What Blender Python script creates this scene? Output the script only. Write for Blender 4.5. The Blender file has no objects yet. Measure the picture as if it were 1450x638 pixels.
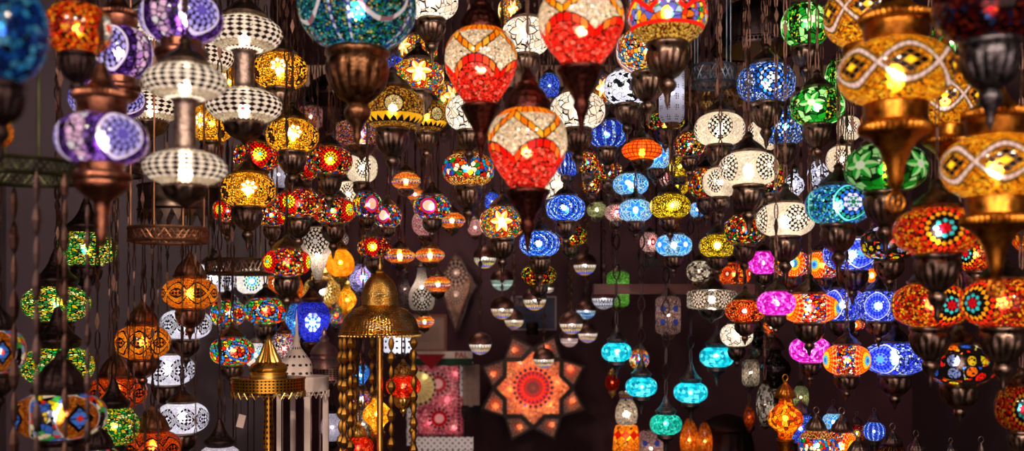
import bpy, math, random, zlib
from mathutils import Vector
PI = math.pi; TAU = 2 * PI
F = 1450.0; HOR = 440.0; CAMZ = 1.55; CEIL = 3.3
scn = bpy.context.scene
col = scn.collection

# ------------------------------------------------------------------ helpers
def px(x, y, d):
    """a point at depth d seen at photo pixel x, y"""
    return Vector(((x - 725.0) / F * d, d, CAMZ + (HOR - y) / F * d))

def tag(o, label=None, cat=None, group=None, kind=None):
    if label: o['label'] = label
    if cat: o['category'] = cat
    if group: o['group'] = group
    if kind: o['kind'] = kind
    return o

def empty(name, loc, scale=1.0, rz=0.0):
    o = bpy.data.objects.new(name, None); col.objects.link(o)
    o.empty_display_size = 0.02
    o.location = loc; o.scale = (scale,) * 3; o.rotation_euler = (0, 0, rz)
    return o

def put(name, me, parent=None, loc=(0, 0, 0), scale=(1, 1, 1), rot=(0, 0, 0)):
    o = bpy.data.objects.new(name, me); col.objects.link(o)
    o.parent = parent; o.location = loc; o.scale = scale; o.rotation_euler = rot
    return o

class MB:
    def __init__(s): s.v = []; s.f = []; s.m = []; s.mi = 0
    def add(s, vs, fs):
        b = len(s.v); s.v += [tuple(v) for v in vs]
        s.f += [tuple(b + i for i in f) for f in fs]; s.m += [s.mi] * len(fs)
        return s
    def lathe(s, prof, seg=32, flute=None, cx=0, cy=0, cz=0, sc=1.0, ph=0.0):
        """prof: list of (r, z); flute: (n, amp, i0, i1) lobes on rings i0..i1"""
        vs = []; fs = []; idx = []
        for i, (r, z) in enumerate(prof):
            if r < 1e-6:
                idx.append([len(vs)] * seg); vs.append((cx, cy, cz + z * sc)); continue
            row = []
            for k in range(seg):
                a = TAU * k / seg + ph; rr = r * sc
                if flute and flute[2] <= i <= flute[3]:
                    rr *= 1 - flute[1] + flute[1] * 1.6 * abs(math.sin(flute[0] * (a - ph) / 2))
                row.append(len(vs)); vs.append((cx + rr * math.cos(a), cy + rr * math.sin(a), cz + z * sc))
            idx.append(row)
        for i in range(len(prof) - 1):
            a, b = idx[i], idx[i + 1]
            for k in range(seg):
                q = [a[k], a[(k + 1) % seg], b[(k + 1) % seg], b[k]]
                q2 = []
                for t in q:
                    if t not in q2: q2.append(t)
                if len(q2) > 2: fs.append(q2[::-1] if prof[i][1] > prof[i + 1][1] else q2)
        return s.add(vs, fs)
    def tube(s, pts, r, n=6, closed=False):
        pts = [Vector(p) for p in pts]; N = len(pts); vs = []; fs = []
        up = None
        for i, p in enumerate(pts):
            if closed: t = pts[(i + 1) % N] - pts[i - 1]
            else: t = pts[min(i + 1, N - 1)] - pts[max(i - 1, 0)]
            t.normalize()
            if up is None:
                up = Vector((0, 0, 1)) if abs(t.z) < .9 else Vector((1, 0, 0))
            sd = t.cross(up)
            if sd.length < 1e-4: sd = t.cross(Vector((0.3, 1, 0.2)))
            sd.normalize(); up = sd.cross(t).normalized()
            for k in range(n):
                a = TAU * k / n
                vs.append(p + (sd * math.cos(a) + up * math.sin(a)) * r)
        for i in range(N if closed else N - 1):
            j = (i + 1) % N
            for k in range(n):
                fs.append((i * n + k, i * n + (k + 1) % n, j * n + (k + 1) % n, j * n + k))
        if not closed:
            fs.append(tuple(range(n))[::-1]); fs.append(tuple((N - 1) * n + k for k in range(n)))
        return s.add(vs, fs)
    def box(s, a, b):
        x0, y0, z0 = a; x1, y1, z1 = b
        vs = [(x, y, z) for z in (z0, z1) for y in (y0, y1) for x in (x0, x1)]
        return s.add(vs, [(0, 2, 3, 1), (4, 5, 7, 6), (0, 1, 5, 4), (2, 6, 7, 3), (0, 4, 6, 2), (1, 3, 7, 5)])
    def prism(s, poly, y0, y1):
        """polygon in x,z (counter-clockwise seen from -y), thickened along y"""
        n = len(poly)
        vs = [(x, y0, z) for x, z in poly] + [(x, y1, z) for x, z in poly]
        fs = [tuple(range(n)), tuple(range(2 * n - 1, n - 1, -1))]
        fs += [(i, i + n, (i + 1) % n + n, (i + 1) % n) for i in range(n)]
        return s.add(vs, fs)
    def mesh(s, name, mat, smooth=True, sharp=40):
        me = bpy.data.meshes.new(name); me.from_pydata(s.v, [], s.f)
        for m in (mat if isinstance(mat, (list, tuple)) else [mat]): me.materials.append(m)
        me.polygons.foreach_set('material_index', s.m)
        if smooth:
            me.polygons.foreach_set('use_smooth', [True] * len(s.f))
            if sharp < 180: me.set_sharp_from_angle(angle=math.radians(sharp))
        me.update(); return me

_cache = {}
def cached(key, fn):
    if key not in _cache: _cache[key] = fn()
    return _cache[key]

# ------------------------------------------------------------------ node expressions
class E:
    """a float socket with arithmetic"""
    nt = None
    def __init__(s, x): s.x = x
    @staticmethod
    def m(op, *a, clamp=False):
        n = E.nt.nodes.new('ShaderNodeMath'); n.operation = op; n.use_clamp = clamp
        for i, v in enumerate(a):
            v = v.x if isinstance(v, E) else v
            if isinstance(v, (int, float)): n.inputs[i].default_value = v
            else: E.nt.links.new(v, n.inputs[i])
        return E(n.outputs[0])
    def __add__(s, o): return E.m('ADD', s, o)
    __radd__ = __add__
    def __sub__(s, o): return E.m('SUBTRACT', s, o)
    def __rsub__(s, o): return E.m('SUBTRACT', o, s)
    def __mul__(s, o): return E.m('MULTIPLY', s, o)
    __rmul__ = __mul__
    def __truediv__(s, o): return E.m('DIVIDE', s, o)
    def __abs__(s): return E.m('ABSOLUTE', s)
    def __lt__(s, o): return E.m('LESS_THAN', s, o)
    def __gt__(s, o): return E.m('GREATER_THAN', s, o)
    def fl(s): return E.m('FLOOR', s)
    def fr(s): return E.m('FRACT', s)
    def sin(s): return E.m('SINE', s)
    def cos(s): return E.m('COSINE', s)
    def mx(s, o): return E.m('MAXIMUM', s, o)
    def mn(s, o): return E.m('MINIMUM', s, o)
    def md(s, o): return E.m('FLOORED_MODULO', s, o)
def atan2(a, b): return E.m('ARCTAN2', a, b)
def hyp(a, b): return E.m('SQRT', a * a + b * b)

def rgb(c):
    if isinstance(c, str):
        c = c.lstrip('#'); v = [int(c[i:i + 2], 16) / 255 for i in (0, 2, 4)]
        return tuple(t / 12.92 if t <= .04045 else ((t + .055) / 1.055) ** 2.4 for t in v) + (1,)
    return tuple(c)[:3] + (1,)

def mix(f, a, b):
    """colour a where f = 0, b where f = 1"""
    n = E.nt.nodes.new('ShaderNodeMix'); n.data_type = 'RGBA'
    f = f.x if isinstance(f, E) else f
    if isinstance(f, (int, float)): n.inputs[0].default_value = f
    else: E.nt.links.new(f, n.inputs[0])
    for i, v in ((6, a), (7, b)):
        if isinstance(v, (str, tuple, list)): n.inputs[i].default_value = rgb(v)
        else: E.nt.links.new(v, n.inputs[i])
    return n.outputs[2]

def pal(f, cols):
    n = E.nt.nodes.new('ShaderNodeValToRGB'); r = n.color_ramp; r.interpolation = 'CONSTANT'
    k = len(cols)
    r.elements[0].color = rgb(cols[0]); r.elements[0].position = 0
    r.elements[1].color = rgb(cols[1 % k]); r.elements[1].position = 1 / k
    for i in range(2, k):
        e = r.elements.new(i / k); e.color = rgb(cols[i])
    E.nt.links.new(f.x, n.inputs[0]); return n.outputs[0]

def vec(x, y, z):
    n = E.nt.nodes.new('ShaderNodeCombineXYZ')
    for i, v in enumerate((x, y, z)):
        v = v.x if isinstance(v, E) else v
        if isinstance(v, (int, float)): n.inputs[i].default_value = v
        else: E.nt.links.new(v, n.inputs[i])
    return n.outputs[0]

def sep(c):
    n = E.nt.nodes.new('ShaderNodeSeparateColor'); E.nt.links.new(c, n.inputs[0])
    return E(n.outputs[0]), E(n.outputs[1]), E(n.outputs[2])

def voro(P, scale, feature='F1', rnd=.8):
    n = E.nt.nodes.new('ShaderNodeTexVoronoi'); n.feature = feature
    n.inputs['Scale'].default_value = scale; n.inputs['Randomness'].default_value = rnd
    E.nt.links.new(P, n.inputs['Vector'])
    if feature == 'DISTANCE_TO_EDGE': return E(n.outputs['Distance']), None
    return E(n.outputs['Distance']), n.outputs['Color']

# ------------------------------------------------------------------ mosaic patterns
class Ctx: pass
def ctx():
    c = Ctx(); nt = E.nt
    n = nt.nodes.new('ShaderNodeTexCoord'); c.P = n.outputs['Object']
    s = nt.nodes.new('ShaderNodeSeparateXYZ'); nt.links.new(c.P, s.inputs[0])
    c.x, c.y, c.z = (E(o) for o in s.outputs)
    c.th = atan2(c.y, c.x); c.r = hyp(c.x, c.y)
    return c

GROUT = (.006, .004, .004)
def beads(c, cols, scale=34, sq=(1, 1, 1), edge=.66, grout=GROUT, rnd=.8, P=None):
    P = P or (vec(c.x * sq[0], c.y * sq[1], c.z * sq[2]) if sq != (1, 1, 1) else c.P)
    d, cl = voro(P, scale, rnd=rnd)
    r, g, b = sep(cl)
    k = pal(r, cols) if len(cols) > 1 else None
    k = k or mix(0, cols[0], cols[0])
    k = mix(b * .42, k, (0.0, 0.0, 0.0))             # glass beads differ in depth of colour
    e, _ = voro(P, scale, 'DISTANCE_TO_EDGE', rnd)
    return mix(e < (.80 - edge) * .55, k, grout)
def tiles(c, cols, scale=9, w=.035, grout=GROUT, sq=(1, 1, 1)):
    P = vec(c.x * sq[0], c.y * sq[1], c.z * sq[2])
    _, cl = voro(P, scale, rnd=1); r, g, b = sep(cl)
    e, _ = voro(P, scale, 'DISTANCE_TO_EDGE', 1)
    return mix(e < w, pal(r, cols), grout)

def medal_coords(c, M, zs=1.1, R=.5, off=0.0, zc=0.0):
    phi = (c.th + (off + PI / M)).md(TAU / M) - PI / M
    a = phi * R; b = (c.z - zc) * zs
    return phi, hyp(a, b), atan2(b, a)

def petals(bg, rho, psi, rings):
    """rings: (r0, r1, n, petal colour, gap colour) from the centre out"""
    k = bg
    for i, (r0, r1, n, pc, gc) in enumerate(rings):
        if n == 0: kk = pc
        else:
            t = (psi * (n / TAU) + .5 * (i % 2)).fr(); s = (rho - r0) * (1 / (r1 - r0))
            d = abs(t - .5) + abs(s - .5) * .8
            kk = mix(d < .45, gc, pc)
        inside = rho < r1 if r0 == 0 else (rho < r1) * (rho > r0)
        k = mix(inside, k, kk)
    return k

def medallion(c, rings, bgcols, M=4, bead=34, border=None, bw=.02, band=None, sq=(1, 1, 1), edge=.62, zs=1.1, zc=0.0):
    phi, rho, psi = medal_coords(c, M, zs, zc=zc)
    k = beads(c, bgcols, bead, sq, edge)
    if band: k = mix(abs(phi) > PI / M * .78, k, beads(c, band, bead * .8))
    k = petals(k, rho, psi, rings)
    if border:
        R = rings[-1][1]
        k = mix((rho > R) * (rho < R + bw), k, border)
    return k

def star(c, A, B, outl, bgA, bgB, core='#ffffff', M=4, R=.25, bead=None, band=None):
    """six-pointed star medallions of two-tone kites on triangular tiles"""
    phi, rho, psi = medal_coords(c, M, 1.15)
    sx = (psi * (6 / TAU)); tri = abs(sx.fr() - .5) * 2       # 1 at points, 0 in notches
    edge = R * (.5 + .5 * tri)
    bg = tiles(c, bgA, 8.5) if not bead else beads(c, bgA, bead)
    if band: bg = mix(abs(phi) > PI / M * .72, bg, beads(c, band, 30))
    fill = mix(abs((sx * 2).fl().md(2)), A, B)
    k = mix(rho < edge + .03, bg, outl)
    k = mix(rho < edge, k, fill)
    return mix(rho < R * .28, k, core)

def wave(c, bg, line, dia, core, n=3, A=.13, lw=.045, out=GROUT, bead=40, dk=(.15, .115), edge=.6, light=None, dashed=False):
    t = c.th * (n / TAU)
    s = (t * TAU).sin() * A
    e = abs(c.z - s).mn(abs(c.z + s))
    k = beads(c, bg, bead, edge=edge)
    tile = (c.th * (52 / TAU)).fr() > .14
    dash = ((c.th * (44 / TAU)).fr() > .28) if dashed else 1.0
    k = mix((e < lw + (.034 if dashed else .024)) * dash, k, out)
    k = mix((e < lw), k, beads(c, light, bead) if light else mix(tile, out, line))
    dt = ((t * 2).fr() - .5) * (PI / n * .5)
    p = dt / dk[0] + c.z / dk[1]; q = dt / dk[0] - c.z / dk[1]
    d = abs(p).mx(abs(q))
    if light:                                    # small chequered diamonds
        par = ((p * 1.5 + .5).fl() + (q * 1.5 + .5).fl()).md(2)
        return mix((d < 1) * (par < .5), k, dia)
    grid = (abs((p * 1.5 + .5).fr() - .5) > .44).mx(abs((q * 1.5 + .5).fr() - .5) > .44)
    k = mix(d < 1, k, mix(grid, dia, '#8a6020'))
    return mix(d < .34, k, core)

def check(c, a, white, dark, bead, n=26):
    la = E.m('ARCSINE', E.m('MULTIPLY', c.z, 2 / a * .98)) * (2 / PI)
    v = la * 6.5; u = c.th * (n / TAU)
    d = abs(u.fr() - .5) + abs(v.fr() - .5)
    k = mix(d < .52, dark, white)
    av = la + .04
    isb = ((av < -.38) * (av > -.58)).mx(abs(la) > .84).mx((av > .44) * (av < .6))
    return mix(isb, k, beads(c, bead, 46, edge=.7))

def garland(c, top, bot, orange, red):
    t = abs((c.th * (4 / TAU) + .5).fr() - .5) * 2          # 0 in the middle of a front, 1 between fronts
    s = t * .30 + .13                                   # garland of orange tiles
    k = beads(c, top, 26, edge=.7)
    tl = (c.th * (32 / TAU)).fr() > .2
    hs = ((c.th * (32 / TAU)).fl() * .377).fr()
    tc = lambda cols: pal(hs, cols)
    k = mix(abs(c.z - s) < .052, k, mix(tl, GROUT, tc(['#ff8c08', '#ffb030', '#f07004'])))
    k = mix(c.z > .43, k, mix(tl, GROUT, tc(['#ff8c08', '#f07004'])))
    low = .07 - t * t * .22
    k = mix(c.z < low, k, beads(c, bot, 22, edge=.66))
    k = mix(abs(c.z - low + .035) < .062, k, GROUT)
    k = mix(abs(abs(c.z - s) - .052) < .009, k, GROUT)
    return mix(abs(c.z - low + .035) < .045, k, mix(tl, GROUT, tc(['#f81808', '#ff4818', '#e00c08', '#ff7828'])))

def stripes(c, bands, default, n=40):
    """bands: (z0, z1, colours or (a, b) zigzag)"""
    k = beads(c, default, 40)
    for z0, z1, cols in bands:
        if len(cols) == 2:
            zz = abs((c.th * (n / TAU)).fr() - .5) * 2
            kk = mix((c.z - z0) * (1 / (z1 - z0)) > zz, cols[0], cols[1])
        else: kk = beads(c, cols, 40)
        k = mix((c.z > z0) * (c.z < z1), k, kk)
    return k

def swirl(c, cols, M=3):
    phi, rho, psi = medal_coords(c, M, 1.1)
    v = rho * 26 + psi * .16
    d, cl = voro(c.P, 42); r, g, b = sep(cl)
    k = pal((v * .25 + r * .35).fr(), cols)
    k = mix(d > .6, k, GROUT)
    return mix(rho < .05, k, '#ffffff')

def patch(c, cols):
    d, cl = voro(c.P, 4.9, rnd=.55); r, g, b = sep(cl)
    d2, cl2 = voro(c.P, 44); r2, g2, b2 = sep(cl2)
    inside = (d < .40) * (d2 < .60)
    k = mix(inside, GROUT, pal(r, cols))
    k2 = tiles(c, cols, 16, .05)
    return mix((d > .56) * (g > .7), k, k2)

# ------------------------------------------------------------------ materials
def newmat(name):
    m = bpy.data.materials.new(name); m.use_nodes = True
    m.node_tree.nodes.clear(); E.nt = m.node_tree; return m

def N(t, **kw):
    n = E.nt.nodes.new(t)
    for k, v in kw.items():
        i = n.inputs[k.replace('_', ' ')]
        if isinstance(v, E): v = v.x
        if hasattr(v, 'is_output'): E.nt.links.new(v, i)
        else: i.default_value = v
    return n
def mixsh(f, a, b):
    n = E.nt.nodes.new('ShaderNodeMixShader')
    f = f.x if isinstance(f, E) else f
    if isinstance(f, (int, float)): n.inputs[0].default_value = f
    else: E.nt.links.new(f, n.inputs[0])
    E.nt.links.new(a.outputs[0], n.inputs[1]); E.nt.links.new(b.outputs[0], n.inputs[2]); return n

def glass(name, fn, refr=.40, rough=.42):
    def build():
        m = newmat(name); c = ctx(); k = fn(c)
        if isinstance(k, E): k = k.x
        tr = N('ShaderNodeBsdfTranslucent', Color=k)
        rf = N('ShaderNodeBsdfRefraction', Color=k, Roughness=rough, IOR=1.25)
        df = N('ShaderNodeBsdfDiffuse', Color=k)
        gl = N('ShaderNodeBsdfGlossy', Color=(1, 1, 1, 1), Roughness=.12)
        fr = N('ShaderNodeFresnel', IOR=1.4)
        s = mixsh(refr, tr, rf); s = mixsh(.13, s, df); s = mixsh(E(fr.outputs[0]) * .7, s, gl)
        o = E.nt.nodes.new('ShaderNodeOutputMaterial'); E.nt.links.new(s.outputs[0], o.inputs[0])
        return m
    return cached('mat_' + name, build)

def metal(name, a, b, rough=.35, scale=18, bump=.15, met=1.0, pierced=None):
    def build():
        m = newmat(name); c = ctx()
        n = N('ShaderNodeTexNoise', Vector=c.P, Scale=scale, Detail=4.0)
        f = E.m('MULTIPLY_ADD', E(n.outputs[0]), 2.2, -.6, clamp=True)
        k = mix(f, a, b)
        p = N('ShaderNodeBsdfPrincipled', Base_Color=k, Metallic=met, Roughness=f * .18 + rough)
        if bump:
            bp = N('ShaderNodeBump', Strength=bump, Distance=.02, Height=n.outputs[0])
            E.nt.links.new(bp.outputs[0], p.inputs['Normal'])
        o = E.nt.nodes.new('ShaderNodeOutputMaterial'); E.nt.links.new(p.outputs[0], o.inputs[0])
        return m
    return cached('mat_' + name, build)

def plain(name, a, b=None, rough=.6, scale=12, fn=None, spec=.4, stretch=(1, 1, 1)):
    def build():
        m = newmat(name); c = ctx()
        if fn: k = fn(c)
        else:
            n = N('ShaderNodeTexNoise', Vector=vec(c.x * stretch[0], c.y * stretch[1], c.z * stretch[2]), Scale=scale, Detail=5.0)
            k = mix(E.m('MULTIPLY_ADD', E(n.outputs[0]), 2.0, -.5, clamp=True), a, b or a)
        p = N('ShaderNodeBsdfPrincipled', Base_Color=k, Roughness=rough)
        p.inputs['Specular IOR Level'].default_value = spec
        o = E.nt.nodes.new('ShaderNodeOutputMaterial'); E.nt.links.new(p.outputs[0], o.inputs[0])
        return m
    return cached('mat_' + name, build)

BRONZE = metal('antique bronze', '#40332d', '#8c7668', .25, 9, .06)
COPPER = metal('red copper', '#5a3428', '#a06850', .26, 9, .06)
BRASS = metal('polished brass', '#c88830', '#ffdc80', .2, 14, .05)
SILVER = metal('silvered metal', '#8a8088', '#c8c0c8', .28)
DARK = metal('blackened iron', '#1c1416', '#3a2c2c', .42)
WHITEM = plain('white painted metal', '#e0ccc0', '#f0dcd0', .5)
CHAINM = metal('chain bronze', '#3a2824', '#6a4e44', .38, 40, 0)

BODY = []          # vertical cylinders already taken: x, y, r, z0, z1
LP = 26.0
# ------------------------------------------------------------------ lamp shapes (unit width 1, centred)
def shape_prof(shape, a, n=18):
    P = []
    if shape in ('obl', 'disc', 'sph'):
        p = {'obl': 2.35, 'disc': 2.0, 'sph': 2.05}[shape]; ro = {'obl': .21, 'disc': .13, 'sph': .15}[shape]
        for i in range(n + 1):
            t = -math.cos(PI * i / n)
            r = .5 * max(0, 1 - abs(t) ** p) ** (1 / p)
            P.append((max(r, ro), a / 2 * t))
    elif shape == 'drop':                       # round shoulders, tapering to a narrow foot
        for i in range(n + 1):
            t = i / n
            r = .5 * math.sin(min(1, (t * 1.0) ** .95) * PI * .5) ** .9 if t < .62 else 0
            if t >= .62:
                q = (t - .62) / .38; r = .498 * math.sqrt(max(0, 1 - (q * .88) ** 2.4))
            else: r = .17 + (.5 - .17) * math.sin(t / .62 * PI / 2) ** 1.05
            P.append((r, a * (t - .5)))
    elif shape == 'cone':
        for t, r in ((0, .04), (.12, .12), (.3, .2), (.45, .27), (.55, .36), (.65, .45), (.75, .5), (.84, .48), (.92, .4), (1, .26)):
            P.append((r, a * (t - .5)))
    elif shape == 'vase':
        for t, r in ((0, .3), (.03, .4), (.12, .47), (.25, .5), (.38, .48), (.5, .4), (.62, .29), (.75, .2), (.9, .165), (1, .17)):
            P.append((r, a * (t - .5)))
    elif shape == 'cyl':
        for t, r in ((0, .3), (.03, .42), (.08, .48), (.15, .5), (.5, .5), (.85, .5), (.92, .48), (.97, .42), (1, .3)):
            P.append((r, a * (t - .5)))
    elif shape == 'bowl':                       # deep open bowl
        for i in range(n + 1):
            t = i / n; P.append((.22 + .28 * math.sin(t * PI / 2) ** .8, a * (-math.cos(t * PI / 2) * 1.0 + .5)))
    elif shape == 'half':                       # lower half of a sphere
        for i in range(10):
            t = i / 9 * PI / 2; P.append((max(.01, .47 * math.sin(t)), -.47 * math.cos(t)))
        P.append((.47, .1))
    elif shape == 'egg':
        for i in range(n + 1):
            t = -math.cos(PI * i / n); r = .5 * math.sqrt(max(0, 1 - t * t)) * (1 + .12 * -t)
            P.append((max(r, .16), a / 2 * t))
    elif shape == 'lant':                       # waisted lantern with shoulders
        for t, r in ((0, .12), (.08, .2), (.16, .22), (.24, .3), (.36, .46), (.5, .5), (.64, .44), (.76, .3), (.84, .2), (1, .16)):
            P.append((r, a * (t - .5)))
    return P

def globe_mesh(kind):
    k = K[kind]
    def b():
        mb = MB().lathe(shape_prof(k['shape'], k['a']), 44)
        return mb.mesh('glass_' + kind, k['mat'](), True, 180)
    return cached('globe_' + kind, b)

# hardware profiles: z = 0 where the part meets the glass; cups hang down, caps rise
CUPS = {
 'urn': ([(.24, .06), (.33, .035), (.355, .02), (.36, -.01), (.34, -.03), (.325, -.05), (.345, -.08), (.345, -.13), (.325, -.21), (.28, -.30), (.20, -.37),
          (.125, -.41), (.11, -.43), (.135, -.46), (.15, -.50), (.125, -.55), (.07, -.60), (.045, -.66), (.05, -.69), (.035, -.73), (.012, -.78), (0, -.80)], (14, .07, 7, 10), .80),
 'urnS': ([(.24, .06), (.32, .03), (.335, 0), (.31, -.03), (.32, -.06), (.30, -.16), (.24, -.25), (.15, -.31), (.09, -.34), (.11, -.37), (.10, -.42), (.05, -.46), (.03, -.52), (.01, -.56), (0, -.57)], (12, .08, 4, 7), .57),
 'tip': ([(.24, .05), (.27, .02), (.28, -.01), (.26, -.05), (.27, -.08), (.22, -.13), (.12, -.18), (.07, -.26), (.05, -.36), (.025, -.46), (.03, -.50), (.01, -.54), (0, -.55)], None, .55),
 'cone': ([(.24, .05), (.275, .03), (.28, 0), (.26, -.02), (.20, -.14), (.12, -.27), (.085, -.34), (.085, -.36), (.1, -.40), (.085, -.45), (.05, -.52), (.025, -.66), (.012, -.74), (0, -.75)], (16, .03, 3, 6), .75),
 'gold': ([(.24, .05), (.27, .03), (.275, .01), (.27, -.13), (.275, -.14), (.30, -.155), (.315, -.18), (.315, -.22), (.30, -.245), (.27, -.26), (.21, -.30), (.14, -.38), (.10, -.48), (.075, -.58), (.06, -.68), (.03, -.74), (0, -.76)], (40, .035, 5, 9), .76),
 'low': ([(.22, .05), (.27, .02), (.28, -.01), (.25, -.05), (.24, -.09), (.19, -.15), (.12, -.19), (.05, -.22), (.02, -.27), (0, -.28)], (10, .08, 3, 5), .28),
 'purple': ([(.22, .05), (.25, .03), (.25, -.06), (.29, -.07), (.32, -.1), (.32, -.15), (.29, -.18), (.30, -.21), (.27, -.26), (.2, -.32), (.12, -.37), (.085, -.42), (.09, -.48), (.075, -.55), (.085, -.6), (.065, -.68), (.075, -.73), (.05, -.8), (.03, -.88), (0, -.9)], (36, .03, 3, 6), .90),
}
CAPS = {
 'low': ([(.22, -.05), (.29, -.02), (.30, .01), (.27, .03), (.24, .06), (.2, .1), (.14, .15), (.085, .19), (.06, .24), (.075, .27), (.06, .30), (.025, .33), (0, .34)], (12, .06, 4, 6), .34),
 'bell': ([(.25, -.05), (.30, -.02), (.31, .03), (.33, .05), (.33, .08), (.30, .11), (.23, .17), (.16, .26), (.11, .36), (.08, .46), (.05, .52), (.045, .55), (0, .57)], None, .57),
 'dome': ([(.24, -.04), (.285, -.02), (.29, .02), (.275, .04), (.275, .10), (.25, .13), (.24, .17), (.18, .25), (.14, .29), (.135, .33), (.10, .35), (.085, .42), (.05, .46), (.03, .52), (0, .53)], (18, .05, 3, 7), .53),
 'gold': ([(.24, -.05), (.27, -.02), (.275, .12), (.30, .135), (.315, .16), (.315, .20), (.29, .225), (.22, .25), (.15, .3), (.09, .4), (.06, .5), (.03, .55), (0, .56)], (40, .035, 3, 6), .56),
 'fluted': ([(.24, -.05), (.30, -.02), (.31, .02), (.28, .05), (.26, .1), (.21, .2), (.15, .28), (.10, .33), (.06, .37), (.05, .42), (.02, .45), (0, .46)], (16, .08, 4, 8), .46),
}
for _n, _q in (('urn', .76), ('urnS', .82)):
    CUPS[_n] = ([(r * _q, z) for r, z in CUPS[_n][0]],) + CUPS[_n][1:]
def hw_mesh(tab, nm, mat, seg=None):
    prof, fl, L = tab[nm]
    def b():
        s = seg or (80 if fl and fl[0] >= 30 else 56 if fl else 32)
        return MB().lathe(prof, s, fl).mesh(('cup_' if tab is CUPS else 'cap_') + nm, mat, True, 50)
    return cached(('hw', tab is CUPS, nm, mat.name), b)

def chain_mesh(L, style='plate', link=.034):
    """a chain rising from z=0 to z=L (metres): oval rings and pointed plates in turn"""
    mb = MB()
    if style == 'rod':
        return mb.tube([(0, 0, 0), (0, 0, L)], .003, 6)
    n = max(1, round(L / link)); h = L / n
    for i in range(n):
        z0 = i * h; zc = z0 + h / 2
        if style == 'plate' and i % 2:
            w, t = .0052, .0026
            ring = [(0, z0 - .001), (w * .55, z0 + h * .25), (w, zc), (w * .55, z0 + h * .75), (0, z0 + h + .001), (-w * .55, z0 + h * .75), (-w, zc), (-w * .55, z0 + h * .25)]
            a = (i * 1.3) % PI; ca, sa = math.cos(a), math.sin(a)
            vs = [(x * ca - s * t * sa, x * sa + s * t * ca, z) for s in (-1, 1) for x, z in ring]
            m = 8
            fs = [tuple(range(m))[::-1], tuple(range(m, 2 * m))] + [(k, (k + 1) % m, m + (k + 1) % m, m + k) for k in range(m)]
            mb.add(vs, fs)
        elif style == 'key' and i % 2:
            hh = h * .5; ww = .011
            mb.tube([(ww * math.sin(q) * (.55 + .45 * abs(math.sin(q))), 0, zc + hh * math.cos(q)) for q in [TAU * j / 10 for j in range(10)]], .0026, 4, True)
        elif style == 'bead':
            w = .0085 if i % 2 else .006
            mb.lathe([(.001, z0), (w * .7, z0 + h * .2), (w, zc), (w * .7, z0 + h * .8), (.001, z0 + h)], 6)
        else:
            a = (i // 2 % 2) * PI / 2 + .4; w = .0050
            pts = []
            for q in range(8):
                an = TAU * q / 8; x = w * math.sin(an); z = zc + (h * .56) * math.cos(an)
                pts.append((x * math.cos(a), x * math.sin(a), z))
            mb.tube(pts, .0018, 4, True)
    return mb

# ------------------------------------------------------------------ lamp kinds
K = {}
def kind(name, a, fn, desc, shape='obl', cup='urn', cap='low', hw=None, power=1.0, tint=(1, .86, .68), chain='plate', ref=.40, rough=.42):
    K[name] = dict(a=a, shape=shape, cup=cup, cap=cap, hw=hw or BRONZE, power=power, tint=tint, desc=desc, chain=chain,
                   mat=lambda: glass(name.replace('_', ' ') + ' glass', fn, ref, rough))
W_ = '#fff4e6'; BK = (.008, .005, .005)
COOL = (.92, .94, 1.0)
kind('purple', .6, lambda c: medallion(c, [(0, .05, 0, '#6a58c0', BK), (.05, .11, 8, '#a8a0ff', '#2a1038'), (.11, .18, 12, '#9c98f0', '#2a1038'), (.18, .245, 14, '#c8c0ff', '#30123c')],
     ['#5a2a90', '#6c3ca8', '#3c1a60', '#8a5cc8', '#4a2078'], 3, 15, '#f4e8ff', .035, ['#ffffff', '#ffd0f0', '#c890d8', '#ffe0ff']), 'purple and lilac mosaic lamp', cup='purple', cap='gold', hw=COPPER, power=.55, tint=(1, .9, .9))
kind('disc', .47, lambda c: check(c, .47, '#fff6ee', '#2a1210', ['#e8d4b8', '#f8e8d0', '#d8c0a0', '#fff4e0'], 26), 'flat white disc lamp with checkered diamonds', shape='disc', cup='low', cap='low', power=.5)
kind('amber', .66, lambda c: medallion(c, [(0, .05, 0, '#ffc848', BK), (.05, .15, 7, '#fffaf0', '#c88010')], ['#f0a008', '#ffb818', '#c87a04', '#ffc838', '#a05c02'], 3, 30,
     None, 0, ['#ffc020', BK, '#f0a000', '#3a1c02']), 'amber mosaic lamp with white flower', power=1.35)
kind('redflower', .6, lambda c: medallion(c, [(0, .035, 0, '#50e0ff', BK), (.035, .09, 8, '#fff020', '#302000'), (.09, .15, 12, '#ffe810', '#601000'), (.15, .2, 16, '#e01008', '#400000'), (.2, .25, 20, '#c81010', '#300000')],
     ['#d81008', '#f8b808', '#a00804', '#10801c', '#c01008', '#1c40c0', '#e87808', '#f8ecc0', '#900804', '#181010'], 3, 21), 'red mosaic lamp with yellow flowers', power=.95)
kind('whiterose', .6, lambda c: medallion(c, [(0, .05, 0, '#ffffff', BK), (.05, .12, 8, '#fff8f0', BK), (.12, .185, 12, '#fff4ea', BK), (.185, .245, 16, '#fff4ea', BK)],
     ['#f8e8d4', '#fff4e4', '#e8d4bc', '#fffaf0'], 4, 44, '#f0dcc4', .03, None, edge=.8), 'white beaded lamp with black rosettes', power=.8)
kind('bluerose', .66, lambda c: medallion(c, [(0, .045, 0, '#e8f4ff', BK), (.045, .115, 6, '#e0ecff', '#081838'), (.115, .18, 10, '#2070e8', BK), (.18, .235, 14, '#d0e0ff', BK), (.235, .285, 16, '#2878e8', BK)],
     ['#e0e8ff', '#1850c0', '#a0c0f0', '#2868d8', '#706858'], 3, 28, '#102850', .03), 'blue mosaic lamp with white star flower', power=.85, tint=COOL)
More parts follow.
